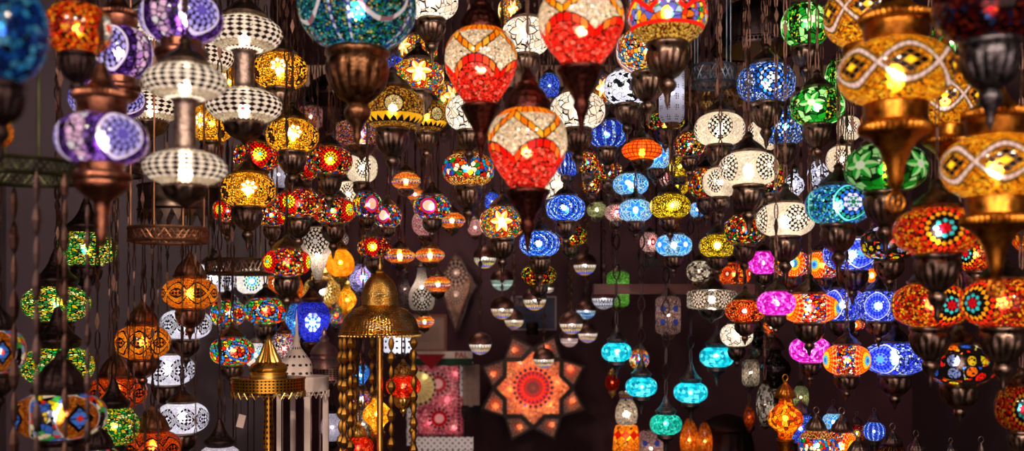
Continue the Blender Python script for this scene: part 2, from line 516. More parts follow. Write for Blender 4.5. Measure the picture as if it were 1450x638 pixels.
kind('bluegreen', .64, lambda c: medallion(c, [(0, .04, 0, '#107040', BK), (.04, .095, 6, '#108850', '#e0e0f0'), (.095, .16, 8, '#f0e8ff', '#104080'), (.16, .22, 12, '#2870e8', BK), (.22, .28, 16, '#20a080', BK)],
     ['#18a080', '#40c8f0', '#2060d8', '#a0f0e0', '#086048', '#3090e8'], 3, 28, '#70e8d8', .025), 'blue and green mosaic lamp with star rosette', power=.8, tint=COOL)
kind('greenstar', .72, lambda c: star(c, '#b8f8b0', '#28b83c', BK, ['#18a028', '#0c6818', '#a8f0a0', '#108020', '#062c0c'], None, '#f0fff0', 4, .25, None, [BK, '#e8e020', '#10380c', '#30c030', BK]),
     'green mosaic lamp with pale kite stars', power=.8)
kind('goldwave', .6, lambda c: wave(c, ['#f89808', '#ffb018', '#e08004', '#ffc830', '#c86c02'], '#c8b0b8', '#1c0c08', '#ffd020', 3, .15, .017, '#5a4018', 40, (.17, .105)),
     'gold beaded lamp with black diamonds', cup='gold', cap='gold', hw=metal('amber gold metal', '#7a4214', '#c8802c', .27, 14, .06), power=1.1)
kind('orangewave', .58, lambda c: wave(c, ['#f07808', '#ff9018', '#d86404'], '#ff9a20', '#2a0c02', '#ff9010', 4, .13, .042, '#180602', 52, (.10, .085), light=['#ff9414', '#ffa628', '#f08008']),
     'orange beaded lamp with dark wavy braid', cup='urnS', cap='fluted', hw=COPPER, power=.9)
kind('redwave', .54, lambda c: wave(c, ['#e84808', '#f86010', '#c03004'], '#ff7020', '#200602', '#f86010', 4, .12, .042, '#180402', 52, (.10, .08), light=['#ff6c18', '#f85408', '#e04004']),
     'red-orange beaded lamp with dark braid', cup='urnS', cap='fluted', hw=COPPER, power=.6)
kind('whitewave', .6, lambda c: wave(c, ['#fff8ff', '#f0e8f8', '#ffffff'], '#ffffff', BK, '#f0e8ff', 4, .13, .036, '#180c14', 60, (.10, .085), edge=.8, dashed=True, light=['#ffffff', '#f4ecfc', '#fffaff']),
     'white beaded lamp with dark braided lines', cup='urnS', cap='low', power=.6, tint=(.95, .93, 1))
kind('fire', .6, lambda c: medallion(c, [(0, .07, 6, '#c81020', '#700010'), (.07, .125, 8, '#38b8c8', BK), (.125, .165, 0, BK, BK), (.165, .225, 16, '#ffa818', BK), (.225, .29, 20, '#f03010', BK)],
     ['#f83808', '#ff9010', '#c01808', '#ffb820', '#701004', '#e02808'], 3, 34), 'red and orange mosaic lamp with teal star', power=.8)
kind('flame', .64, lambda c: medallion(c, [(0, .05, 0, '#2860e8', BK), (.05, .10, 14, '#30a0ff', '#70d8f0'), (.10, .17, 18, '#ffe040', '#ff9010'), (.17, .25, 18, '#ff8808', '#e82808'), (.25, .34, 18, '#e82008', '#ffb060')],
     ['#fff4e8', '#e82010', '#ff9808', '#2858e0', '#f0d0c0', '#e03068', '#d01808', '#f06008'], 3, 20, zs=1.0), 'flame patterned lamp with blue centre', cup='urnS', power=.9)
kind('indigo', .6, lambda c: medallion(c, [(0, .06, 0, '#58b0ff', BK), (.06, .12, 8, '#2848e8', '#8098ff'), (.12, .19, 16, '#3848f0', '#141c90'), (.19, .26, 18, '#6078ff', '#2030c0')],
     ['#3848f0', '#5868ff', '#2030c8', '#90a8ff', '#c8d8ff'], 3, 22, '#c0b8e8', .022), 'indigo blue mosaic lamp with round rosettes', cup='urnS', power=1.1, tint=(.9, .92, 1))
kind('magenta', .68, lambda c: tiles(c, ['#e020c0', '#c010a0', '#f850d8', '#a00880', '#f8a0f0'], 17, .02, '#400838'), 'magenta crackle mosaic lamp', cup='urnS', power=1.0, tint=(1, .9, 1))
kind('teal', .64, lambda c: tiles(c, ['#10a8b8', '#30d0d8', '#068098', '#70e8f0', '#0898b0', '#18c0cc'], 10, .016, '#047080'), 'small teal crackle glass lamp', cup='tip', cap='bell', hw=metal('dark pewter', '#3a3436', '#6a6062', .34), power=.95, tint=(.9, 1, 1), chain='key')
kind('smoke', .8, lambda c: tiles(c, ['#3a2c2c', '#241a1c', '#584444', '#6a5a58'], 9, .06), 'dark ornate metal lantern, unlit', shape='lant', cup='urn', cap='fluted', power=0)
kind('seagreen', .64, lambda c: tiles(c, ['#10a088', '#20c0a0', '#088070', '#48d8c0'], 14, .014, '#045848'), 'small sea green crackle glass lamp', cup='tip', cap='bell', hw=metal('dark pewter', '#3a3436', '#6a6062', .34), power=.7, tint=(.9, 1, 1), chain='key')
kind('greenstreak', .6, lambda c: beads(c, ['#189830', '#70c838', '#e0c818', '#107828', '#e0f0a8', '#18a858', '#b8b810', '#d8a818'], 15, (1, 1, 3.2), .6), 'green and yellow streaked glass lamp', cup='urnS', cap='bell', hw=DARK, power=.8)
kind('yellow', .62, lambda c: medallion(c, [(0, .06, 8, '#fff8c0', '#ffe860'), (.06, .12, 12, '#fff4b0', '#806000'), (.12, .17, 14, '#e8c810', '#605000')],
     ['#f0d010', '#c8a808', '#ffe840', '#907804'], 4, 22, '#403000', .02), 'yellow mosaic lamp with pale rosette', cup='urnS', power=.95)
kind('ember', .62, lambda c: medallion(c, [(0, .05, 0, '#ffe8d8', BK), (.05, .09, 8, '#300808', '#d02010'), (.09, .15, 14, '#f04010', '#400804'), (.15, .21, 16, '#ff6820', '#500a04')],
     ['#f04810', '#ff7818', '#d02408', '#ffa030', '#701004'], 4, 20), 'red-orange beaded lamp with pale dot', cup='urnS', power=.85)
kind('multi', .66, lambda c: beads(c, ['#d81808', '#f0b008', '#1858d0', '#128828', '#f8e8c0', '#e85c08', '#a80c08', '#f0c828', '#101010', '#b01008'], 15, edge=.62), 'multicolour beaded lamp', cup='urn', power=.8)
kind('trimulti', .64, lambda c: mix(abs(c.z) < .16, beads(c, ['#e8b020', '#d04010', '#f0d890', '#802010'], 40), tiles(c, ['#d82008', '#f0b808', '#1850d0', '#108828', '#fff4d8', '#e85c08', '#0890b8', '#5818a0', '#c01008'], 13, .05)),
     'multicolour lamp of triangular tiles', power=.85)
kind('starmulti', .64, lambda c: star(c, '#fff4d0', '#f8d050', '#b01008', ['#e89008', '#c81808', '#f8e090', '#f0b818', '#1c58c0', '#148828', '#a81008', '#e06008'], None, '#ffffe8', 4, .26, 24,
     ['#2858c8', '#e83018', '#20a040', '#f8d020']), 'multicolour lamp with red six-pointed star', power=.9)
kind('whitestar', .66, lambda c: star(c, '#ffffff', '#f4e8dc', '#3a2020', ['#fff8f0', '#ece0d4', '#ffffff', '#f4e4d8'], None, '#ffffff', 4, .28), 'white mosaic lamp with pale stars', power=.8)
kind('blueswirl', .66, lambda c: swirl(c, ['#1848d0', '#3890ff', '#0c2890', '#d8ecff', '#2060e8', '#0c2070']), 'blue mosaic lamp with ringed swirls', power=1.1, tint=COOL)
kind('azure', .6, lambda c: star(c, '#2878e0', '#3c98f0', '#90d8f8', ['#60c8f0', '#b8ecff', '#3090e8', '#e8f8ff'], None, '#f0fcff', 4, .28, 40), 'azure blue lamp with star flowers', cup='urnS', power=1.0, tint=COOL)
kind('patch', .58, lambda c: patch(c, ['#d81808', '#d8b810', '#7080c0', '#c81818', '#b8b010', '#b0b8d8', '#2050c0', '#e06810']), 'black mosaic lamp with coloured bead patches', cup='urnS', power=.8)
kind('framed', .58, lambda c: framed(c), 'dark lamp with blue diamonds framed in amber', cup='urn', cap='fluted', hw=DARK, power=.35)
kind('garland', 1.08, lambda c: garland(c, ['#fff0d8', '#ffe4c4', '#fff8ea', '#f0d4b0'], ['#f02818', '#ff4030', '#d81810', '#ff6a58'], '#ff9a18', '#f02010'), 'white and red teardrop lamp with orange garland', shape='drop', cup='cone', cap='dome', hw=metal('dark copper', '#2c1614', '#5e3028', .32), power=1.0)
kind('daisy', .8, lambda c: medallion(c, [(0, .055, 0, '#f03818', BK), (.055, .15, 9, '#f0e8e0', '#301010')], ['#f04008', '#ff8010', '#c01804', '#ffb020', '#580a02'], 2, 24, '#607078', .05), 'red-orange beaded lamp with white daisy', power=.8, cup='urn', hw=DARK)
kind('bluebig', 1.0, lambda c: beads(c, ['#1850a8', '#2070c0', '#0c3480', '#38a0d8', '#143c90', '#60c8f0'], 13, edge=.66), 'large deep blue beaded globe', shape='sph', power=.22, tint=COOL, hw=DARK)
kind('turquoise', .82, lambda c: turq(c), 'huge dark turquoise bead lamp with striped bands', shape='sph', cup='urn', power=.42, tint=COOL, hw=metal('warm bronze', '#3a2418', '#80583a', .28))
kind('darkred', .7, lambda c: mix(c.z > .16, beads(c, ['#801018', '#400810', '#283870', '#a03010', '#601018', '#200808'], 22), petals(beads(c, ['#c01820', '#801018'], 16), hyp(c.z - .3, (c.th * 5).fr() - .5), c.th * 3, [(0, .2, 4, '#e8c818', '#c01818')])),
     'large dark red beaded lamp, unlit', power=.10, hw=metal('dark silver', '#2a2628', '#6a6468', .3))
kind('orangestripe', .52, lambda c: stripes(c, [(-.09, -.03, ['#2848c8', '#ffa028']), (-.02, .02, ['#ffffff', '#60a0e0', '#ffe0a0']), (.04, .1, ['#f8a828', '#d84010'])], ['#f06818', '#ff8828', '#d84c10', '#ffb060'], 26),
     'small orange disc lamp with blue zigzag', shape='disc', cup='low', cap='low', power=.8)
kind('orangecheck', .5, lambda c: mix(((c.th * (26 / TAU)).fr() > .72).mx((c.z * 12).fr() > .72), '#ff6a10', '#a82404'), 'flat orange disc lamp with square tiles', shape='disc', cup='low', cap='low', power=.9)
kind('whitebead', .8, lambda c: beads(c, ['#f0e4f0', '#fff8ff', '#d8c8d8'], 40, edge=.75), 'frosted white beaded lamp', cup='urnS', cap='bell', hw=DARK, power=.5, tint=(.95, .92, 1))
kind('zigmulti', .82, lambda c: zig(c), 'large multicolour lamp with red zigzag', cup='urn', power=.8)
kind('lime', 1.4, lambda c: beads(c, ['#60c840', '#80e058', '#48b030', '#a8f080'], 22, edge=.75), 'lime green glass lantern', shape='cyl', cup='low', cap='low', power=.7)
kind('pinkcyl', 1.45, lambda c: mix((hyp(((c.th * (6 / TAU)).fr() - .5) * .5, abs(c.z) - .25) < .12), beads(c, ['#e8b8b8', '#d8a0a8', '#f8d8d0', '#c88890'], 22), '#3848b0'), 'pale pink mosaic cylinder lamp', shape='cyl', cup='low', cap='low', power=.4, chain='key')
kind('whitecone', 1.4, lambda c: medallion(c, [(0, .07, 0, '#f8f8ff', BK), (.07, .16, 8, '#fff8f4', '#281418'), (.16, .26, 12, '#fff8f4', '#281418'), (.26, .36, 16, '#fff8f4', '#281418')], ['#f0e0d4', '#fff4ec', '#d8c4b8'], 3, 44, edge=.85, zs=1.0, zc=.30), 'white beaded cone lamp with dotted rosette', shape='cone', cup='low', cap='low', power=.5)
kind('amberjar', 1.05, lambda c: tiles(c, ['#ff9010', '#ffa828', '#f07c04'], 9, .012, '#a04c00'), 'glowing amber crackle glass jar lamp', shape='egg', cup='low', cap='low', hw=BRASS, power=1.0)
kind('lilac', 1.05, lambda c: medallion(c, [(0, .06, 0, '#e8f4ff', BK), (.06, .15, 12, '#4098ff', '#d8ecff'), (.15, .24, 16, '#ff9858', '#5070e0'), (.24, .32, 20, '#8090f0', '#d0b0d8')], ['#a098e0', '#c8b0e0', '#8078c8', '#e0c8e8'], 3, 30, zs=.9), 'lilac mosaic lamp with bright blue flower', shape='egg', cup='low', cap='low', power=1.0, tint=COOL)
kind('goldsun', .95, lambda c: medallion(c, [(0, .07, 0, '#ffffff', BK), (.07, .16, 16, '#fff4d8', '#704010'), (.16, .27, 18, '#ffe0a0', '#50300c')], ['#f0c060', '#e8a830', '#ffe0a0', '#c88820'], 3, 30, zs=.9), 'golden mosaic lamp with white sunburst', shape='sph', cup='urnS', cap='low', hw=BRASS, power=1.0)
kind('bluedrop', 1.15, lambda c: medallion(c, [(0, .07, 0, '#60d0ff', BK), (.07, .17, 8, '#2068ff', '#d0e8ff'), (.17, .24, 8, '#f0f4ff', '#2030d0')], ['#1824c8', '#2838e8', '#1018a0', '#4858ff'], 3, 40, zs=.9), 'deep blue teardrop lamp with white daisy', shape='drop', cup='low', cap='bell', hw=COPPER, power=1.3, tint=COOL)
kind('cyandrop', 1.15, lambda c: beads(c, ['#2878e0', '#48a8f8', '#80d0ff', '#1850c0'], 26), 'light blue beaded teardrop lamp', shape='drop', cup='low', cap='bell', hw=COPPER, power=1.0, tint=COOL)
kind('redblue', .64, lambda c: redblue(c), 'red and blue mosaic lamp', cup='urnS', cap='low', power=.95)
kind('whiteblueflower', .8, lambda c: medallion(c, [(0, .06, 0, '#e0f8ff', BK), (.06, .14, 8, '#30a8f0', '#a0e8ff'), (.14, .21, 12, '#40a040', '#f0f8e0'), (.21, .27, 14, '#204890', '#f0e8d8')], ['#f4e8d8', '#fff4e8', '#e4d4c0'], 3, 50, edge=.85, zs=.9), 'cream lamp with blue and green flower', cup='urnS', power=.9, tint=COOL)
kind('orangedaisy', 1.0, lambda c: medallion(c, [(0, .05, 0, '#3070e0', BK), (.05, .12, 8, '#fff4e8', '#d04010'), (.12, .2, 10, '#fff4e8', '#e85010')], ['#ff7818', '#f06010', '#ff9830'], 3, 36, zs=.9), 'orange lamp with white daisy', shape='sph', cup='low', power=.9)
kind('orangeleaf', 1.5, lambda c: beads(c, ['#ff8018', '#f06008', '#ffa030', '#d04804'], 16, edge=.7), 'narrow orange glass leaf lamp', shape='egg', cup='low', power=.8)
kind('amberfil', 1.15, lambda c: tiles(c, ['#ffb020', '#ff9810', '#ffc848', '#e88008'], 11, .05, '#6a3804'), 'amber glass lamp in brass filigree', shape='lant', cup='low', cap='low', hw=BRASS, power=1.0)
kind('amberred', 1.15, lambda c: tiles(c, ['#ff8808', '#d04008', '#ffb020', '#902804', '#f06008'], 9, .05, '#3a1804'), 'amber and red mosaic lantern', shape='lant', cup='low', cap='low', hw=BRASS, power=.9)
kind('rubyfil', .68, lambda c: tiles(c, ['#f02810', '#d81808', '#ff5020', '#b01008'], 12, .045, '#3a0804'), 'ruby red glass lamp with brass fittings', cup='urnS', cap='fluted', hw=BRASS, power=.55)
kind('whitelace', .62, lambda c: mix(((hyp((c.th * (14 / TAU)).fr() - .5, (c.z * 5).fr() - .5)) < .22), '#fffaff', '#403038'), 'white lace pattern glass lamp', shape='cyl', cup='low', cap='low', power=.7, tint=COOL)
kind('whitedots', 1.05, lambda c: mix(c.z > .22, beads(c, ['#ffffff', '#f8e8f0', '#d04858', '#fff0f8'], 20, edge=.55), beads(c, ['#e83018', '#f8c020', '#3060d0', '#fff4e0'], 20)), 'white dotted teardrop lamp with multicolour shoulder', shape='drop', cup='low', cap='bell', hw=COPPER, power=1.0)
kind('whitevase', 1.6, lambda c: medallion(c, [(0, .09, 0, '#ffffff', BK), (.09, .19, 8, '#fffaf4', '#1c1010'), (.19, .3, 12, '#fffaf4', '#1c1010'), (.3, .4, 16, '#fffaf4', '#1c1010')], ['#f4e4dc', '#fff4ee', '#dcc8c0'], 3, 44, edge=.85, zs=.9, zc=-.40), 'white bottle shaped lamp with dotted rosettes', shape='vase', cup='low', cap='low', power=.4)
kind('clearbottle', 1.6, lambda c: beads(c, ['#8a7478', '#6a5458', '#b09ca0'], 26, edge=.8), 'smoky clear glass bottle lamp', shape='vase', cup='low', cap='bell', power=.15)
kind('pinkvase', .9, lambda c: beads(c, ['#e8a8b0', '#d890a0', '#f4c8c8', '#b87080'], 24, edge=.75), 'pale pink beaded lamp', shape='egg', cup='low', power=.5)
kind('ovalmulti', .66, lambda c: medallion(c, [(0, .15, 0, '#e8c0b0', BK), (.15, .19, 0, '#8020a0', BK), (.19, .235, 0, '#c02030', BK)], ['#d01808', '#f0b808', '#1870d0', '#109048', '#f0e0d0', '#601890', '#b01020'], 3, 14, None, 0, ['#20b8d0', '#e8d020', '#2060e0', '#e83020']), 'multicolour lamp with purple ringed medallions', cup='urnS', power=.8)
kind('redyellow', .58, lambda c: beads(c, ['#f8d018', '#d02010', '#e8b010', '#802008', '#50a028', '#100804'], 15, edge=.55), 'red and yellow speckled lamp', cup='urnS', power=.8)
kind('bluedot', .72, lambda c: mix((c.th * (12 / TAU)).fr() > .62, beads(c, ['#1830b0', '#2848d8', '#101c70'], 36), beads(c, ['#70b8ff', '#e0f0ff', '#3068e8'], 26)), 'blue beaded lamp with pale dotted ribs', cup='urn', power=.95, tint=COOL)
kind('bluebead', .72, lambda c: beads(c, ['#2048d8', '#3870f0', '#1830a0', '#70a8ff', '#5848d8'], 26), 'royal blue beaded lamp', cup='urnS', power=.9, tint=COOL)
kind('redrose', .9, lambda c: medallion(c, [(0, .07, 0, '#fff0f0', BK), (.07, .14, 8, '#d01828', '#300408'), (.14, .21, 12, '#f04858', '#fff0f0'), (.21, .28, 14, '#a01020', '#f8d8d8')], ['#f0c0c8', '#e8a8b8', '#fff0f0', '#b04860'], 3, 32, zs=.9), 'pink lamp with dark red rosette', shape='sph', cup='urnS', power=.75)
kind('goldtri', .66, lambda c: goldtri(c), 'dark gold lamp with bead disc and triangle border', cup='urn', power=.7)
kind('bandmulti', .6, lambda c: mix(abs((c.th * (4 / TAU)).fr() - .5) < .13, beads(c, ['#f0d8a0', '#e04020', '#3090e0', '#f8b820', '#fff4e0', '#f07830'], 20), zigband(c)), 'multicolour beaded lamp with blue zigzag bands', cup='urn', power=.85)
kind('finemulti', .5, lambda c: beads(c, ['#c03820', '#e8a030', '#4050a0', '#f0d8c0', '#802838', '#e06020', '#a080b0'], 34, (1, 1, 1.6)), 'finely beaded red and violet drum lamp', shape='cyl', cup='low', cap='low', power=.45)
kind('whitetube', 1.9, lambda c: mix(hyp((c.th * (9 / TAU)).fr() - .5, (c.z * 3).fr() - .5) < .3, '#f4f0ff', mix(((c.th * (36 / TAU)).fr() > .5) * ((c.z * 14).fr() > .4), '#f4f0ff', '#302028')), 'tall white pierced tube lamp', shape='cyl', cup='low', power=.6, tint=COOL)
kind('whitetri', .72, lambda c: tiles(c, ['#ffffff', '#e8e4f4', '#fff8f0', '#141018', '#f0ecff'], 12, .03), 'white lamp of sharp triangular tiles', cup='urn', power=.8, tint=COOL)
kind('paleglass', .7, lambda c: stripes(c, [(-.1, .1, ['#f0f0b0', '#707840', '#d8e8a0'])], ['#a0a878', '#c8d0a0', '#788058'], 30), 'small pale green glass lamp', cup='low', cap='low', power=.7)
kind('greyrose', .4, lambda c: medallion(c, [(0, .04, 0, '#c8b8b0', BK), (.04, .09, 8, '#f0e0d0', '#302020'), (.09, .16, 12, '#e8d8c8', '#403030')], ['#d0c0b0', '#f0e4d8', '#988478', '#fff4e8'], 6, 34, zs=.9), 'long grey-white lamp with rosettes', shape='cyl', cup='low', cap='low', power=.6)
kind('greytile', .9, lambda c: tiles(c, ['#d8ccc0', '#f0e8e0', '#908078', '#382c2c', '#fff8f0'], 10, .04), 'grey-white leaf mosaic lamp', shape='sph', cup='low', power=.4)
kind('whiteleaf', 1.7, lambda c: tiles(c, ['#f0ecff', '#ffffff', '#d8d4e8', '#302830'], 10, .04), 'white mosaic leaf shaped lamp', shape='lant', cup='low', cap='low', power=.7, tint=COOL)

def framed(c):
    phi, rho, psi = medal_coords(c, 4, 1.0)
    d = abs(phi) * .5 + abs(c.z)
    k = tiles(c, ['#e8d020', '#d83018', '#3868d0', '#f0e8d0', '#40a050', '#100808', '#8090c0'], 12, .04)
    k = mix(rho < .265, k, '#c0b8c8')
    k = mix(rho < .25, k, beads(c, ['#c86410', '#a04c08', '#e08828'], 46))
    k = mix(d < .17, k, BK)
    k = mix(d < .12, k, mix(((abs(phi) * 26).fr() < .15).mx((abs(c.z) * 13).fr() < .12), '#4880f0', '#101838'))
    return mix(d < .045, k, '#e83018')
def turq(c):
    phi = (c.th + .5).md(TAU / 4) - PI / 4
    k = beads(c, ['#108890', '#18a8b0', '#0c6070', '#2888c0', '#30c8b8', '#0a5048', '#30a048', '#60e0e0', '#e0d870', '#06302c', '#2060c0'], 46, edge=.55)
    rib = abs(abs(phi) - .62)
    k = mix(rib < .022, k, mix((c.z * 16).fr() > .5, '#5048a8', '#e8e0f0'))
    e = abs(hyp(phi * .6, c.z - .12) - .32)
    k = mix(e < .018, k, mix((c.th * 12).sin() > 0, '#a06868', '#e8d8d0'))
    return mix(hyp(phi * .6, c.z - .12) < .13, k, petals(k, hyp(phi * .6, c.z - .12), atan2(c.z - .12, phi), [(0, .07, 6, '#a89898', '#302028'), (.07, .13, 10, '#28a048', '#402028')]))
def zig(c):
    t = abs((c.th * (7 / TAU)).fr() - .5)
    up = t * .34 + .0
    k = tiles(c, ['#f8d020', '#f09018', '#3878e0', '#28a048', '#101008', '#e83818'], 12, .05)
    k = mix(abs(c.z - up - .02) < .10, k, beads(c, ['#f8c820', '#d02010', '#3068d0', '#f8f0c8', '#402008'], 44))
    k = mix(abs(c.z - up + .07) < .035, k, '#e82018')
    k = mix(c.z < up - .105, k, tiles(c, ['#e83018', '#f8d020', '#6868d8', '#28a048', '#a8c8f0', '#f07818'], 13, .05))
    k = mix(abs(c.z + .22) < .02, k, '#e02018')
    return mix(c.z < -.24, k, beads(c, ['#c8a030', '#f0d060', '#803010'], 46))
def zigband(c):
    z = abs((c.z * 11).fr() - .5) * .12
    u = (c.th * (4 / TAU)).fr() + z
    return pal((u * 3.3).fr(), ['#2868d8', '#f8c020', '#3090f0', '#f07818', '#f8e8c0'])
def redblue(c):
    phi, rho, psi = medal_coords(c, 3, 1.5)
    k = beads(c, ['#e82818', '#ff7818', '#d01810', '#f8b820', '#c01010'], 13, edge=.6)
    k2 = beads(c, ['#2868e8', '#60b0ff', '#1840b0', '#e0f0ff'], 20)
    k3 = beads(c, ['#f8d020', '#30a848', '#2880e8', '#f04818', '#e02010'], 12)
    k = mix(rho > .27, k, k3)
    return mix((rho > .19) * (rho < .27), k, k2)
def goldtri(c):
    phi, rho, psi = medal_coords(c, 4, 1.1)
    k = beads(c, ['#c88818', '#8a5408', '#e8b040', '#402008'], 40)
    sx = (c.th * (22 / TAU)).fr(); t = abs(sx - .5) * .16
    k = mix(c.z < -.12, k, mix((c.z + .24) > t, BK, '#f0b820'))
    k = mix(c.z < -.25, k, beads(c, ['#a87018', '#604010', '#d8a848'], 46))
    k = mix(rho < .16, k, BK)
    return mix(rho < .14, k, beads(c, ['#ffe8a0', '#f0d080', '#fff4c8'], 46))
# ------------------------------------------------------------------ the room
def struct(name, me, loc=(0, 0, 0)):
    o = put(name, me, None, loc); o['kind'] = 'structure'; return o
WALLM = plain('dark plum wall paint', '#40202a', '#4a2830', .5, 3, spec=.15)
SIDEM = plain('dark brown wall paint', '#44303a', '#503c46', .32, 2.5, spec=.6)
FLOORM = plain('dark stone floor', '#241c1c', '#342a28', .5, 6)
def plank(c):
    f = (c.x * 7).fr(); n = N('ShaderNodeTexNoise', Vector=vec(c.x * 6, c.y, c.z), Scale=4.0)
    return mix((f < .05), mix(E(n.outputs[0]), '#20150f', '#3a2a20'), '#080504')
CEILM = plain('dark ceiling planks', '', fn=plank, rough=.6)
X0, X1, Y0, Y1 = -2.05, 2.05, -1.6, 5.25
struct('floor', MB().box((X0 - .1, Y0, -.1), (X1 + .1, Y1 + .1, 0)).mesh('floor', FLOORM, False))
struct('ceiling', MB().box((X0 - .1, Y0, CEIL), (X1 + .1, Y1 + .1, CEIL + .1)).mesh('ceiling', CEILM, False))
struct('wall_back', MB().box((X0, Y1, 0), (X1, Y1 + .1, CEIL)).mesh('wall_back', WALLM, False))
struct('wall_left', MB().box((X0 - .1, Y0, 0), (X0, Y1 + .1, CEIL)).mesh('wall_left', SIDEM, False))
struct('wall_right', MB().box((X1, Y0, 0), (X1 + .1, Y1 + .1, CEIL)).mesh('wall_right', SIDEM, False))
WOOD = plain('brown wood', '#4a2c20', '#6a4430', .5, 14, stretch=(1, 6, 6))
RAILW = plain('mauve brown wood', '#6a4038', '#7c5048', .5, 10, stretch=(1, 8, 8))
DWOOD = plain('dark frame wood', '#2c1a14', '#442a20', .45, 20)
BEIGE = plain('beige beam paint', '#6e5248', '#866858', .6, 5)
z = px(0, 112, 4.4).z
struct('trim_1', MB().box((X0, 4.36, z - .04), (X1, 4.46, z + .05)).mesh('trim_1', BEIGE, False))

# ------------------------------------------------------------------ display counters (below the frame, they carry the standing lamps)
def counter(name, x0, x1, y0, y1, top, label):
    r = empty(name, ((x0 + x1) / 2, (y0 + y1) / 2, 0)); tag(r, label, 'counter')
    cx, cy = (x0 + x1) / 2, (y0 + y1) / 2
    put('counter_top', MB().box((x0 - cx, y0 - cy, top - .04), (x1 - cx, y1 - cy, top)).mesh('counter_top', DWOOD, False), r)
    put('counter_body', MB().box((x0 - cx + .04, y0 - cy + .04, 0), (x1 - cx - .04, y1 - cy - .04, top - .04)).mesh('counter_body', WOOD, False), r)
CT_L, CT_R, CT_M = .95, 1.06, .85
counter('display_counter', -.82, -.12, 2.35, 3.5, CT_L, 'dark wooden counter under the brass lanterns')
counter('display_counter', .66, 1.62, 2.45, 3.45, CT_R, 'dark wooden counter under the small standing lanterns')
counter('display_counter', .30, 1.05, 3.75, 4.6, CT_M, 'low dark counter under the striped vase and pot')

# ------------------------------------------------------------------ wire hoops that carry chains
def hoop(x, y, w, h, d, mat, label, chains=(), waves=9, scallop=False, wire=.0022, hang=4):
    p = px(x, y, d); R = w / 2 / F * d; H = h / F * d * .55
    r = empty('wire_hoop', (p.x, p.y, p.z - H / 2)); tag(r, label, 'hoop')
    mb = MB()
    for zz in (0, H):
        mb.tube([(R * math.cos(TAU * i / 48), R * math.sin(TAU * i / 48), zz) for i in range(48)], wire * 1.9, 6, True)
    put('rim', mb.mesh('rim', mat), r)
    mb = MB()
    if scallop:
        n = 22
        mb.lathe([(R * .99, H * .0), (R, H * .3), (R * .98, H * .35), (R, H * .7), (R * .99, H)], 72)
        for i in range(n):
            a = TAU * i / n; b = TAU * (i + 1) / n; m = (a + b) / 2
            pts = [(R * math.cos(a), R * math.sin(a), 0), (R * math.cos(m), R * math.sin(m), -H * .55), (R * math.cos(b), R * math.sin(b), 0)]
            q = [(t[0] * 1.01, t[1] * 1.01, t[2]) for t in pts]
            mb.add(pts + q, [(0, 1, 2), (5, 4, 3), (0, 3, 4, 1), (1, 4, 5, 2)])
        put('crown_band', mb.mesh('crown_band', mat, True, 40), r)
    else:
        for ph in (0, PI * .5, PI, PI * 1.5):
            mb.tube([(R * math.cos(TAU * i / 120), R * math.sin(TAU * i / 120), H / 2 + H * .46 * math.sin(waves * TAU * i / 120 + ph)) for i in range(120)], wire, 5, True)
        put('wire_lattice', mb.mesh('wire_lattice', mat), r)
    for i in range(hang):                       # hangers up to the ceiling
        a = TAU * i / hang + .7
        zz = CEIL - (p.z - H / 2) - H
        put('hanger', MB().tube([(R * math.cos(a), R * math.sin(a), H), (R * math.cos(a), R * math.sin(a), H + zz)], .0025, 6).mesh('hanger', mat), r)
        BODY.append((p.x + R * math.cos(a), p.y + R * math.sin(a), .01, p.z, CEIL))
    for j, (cx, y1, sz) in enumerate(chains):   # dangling chains; cx is the photo column, y1 the row where it ends
        dx = (cx - x) / F * d; dx = max(-R * .98, min(R * .98, dx))
        dy = -math.sqrt(max(0, R * R - dx * dx)) * (1 if j % 3 else -1)
        dd = p.y + dy; L_ = p.z - H / 2 - px(0, y1, dd).z
        # the column seen from the camera, at the chain's own depth
        dx = (cx - 725) / F * dd - p.x
        m = chain_mesh(L_ / sz, 'bead' if sz > 1.2 else 'plate', .034).mesh('chain', CHAIND if j % 2 else CHAINM, False)
        put('chain', m, r, (dx, dy, -L_), (sz * .62, sz * .62, sz))
        BODY.append((p.x + dx, dd, .012 * sz, p.z - L_, p.z))
    BODY.append((p.x, p.y, R + .01, p.z - H, p.z + H)) if w < 80 else None
    for i in range(24):
        a = TAU * i / 24; BODY.append((p.x + R * math.cos(a), p.y + R * math.sin(a), .02, p.z - H * .8, p.z + H * .6))
CHAIND = metal('dark chain', '#3a2c2c', '#6a5450', .4, 40, 0)
hoop(30, 243, 170, 36, 1.75, metal('greenish wire', '#2a2c1c', '#4a4a34', .4), 'large dark wire hoop below the deep blue globe',
     [(20, 700, 1.9), (52, 660, 1.6), (92, 700, 1.3), (124, 660, 1.25)], 14)
hoop(238, 333, 106, 32, 2.35, metal('copper wire', '#6a4030', '#a87858', .35), 'copper wire hoop above the upper orange lamp',
     [(205, 700, 1.2), (224, 690, 1.1), (190, 640, 1.0), (258, 560, 1.0), (277, 700, .9), (284, 470, .8)], 10)
hoop(345, 378, 104, 34, 3.0, BRONZE, 'dark filigree hoop above the cream flower lamp', [(334, 640, .9), (318, 640, .8)], 14)
hoop(254, 282, 112, 60, 3.25, BRONZE, 'dark crown band with scalloped edge under the white discs', [(228, 400, .9), (300, 420, .9)], 10, True)
hoop(152, 240, 96, 26, 2.65, CHAIND, 'thin dark hoop behind the lowest purple lamp', [(155, 640, 1.1), (167, 520, .9), (182, 560, 1.1)], 16)
hoop(1009, 108, 64, 44, 2.95, metal('pale blue steel wire', '#5a6478', '#a0b0c8', .3), 'pale steel wire hoop beside the dark brass dome', [(985, 200, .8), (1030, 190, .8)], 6)
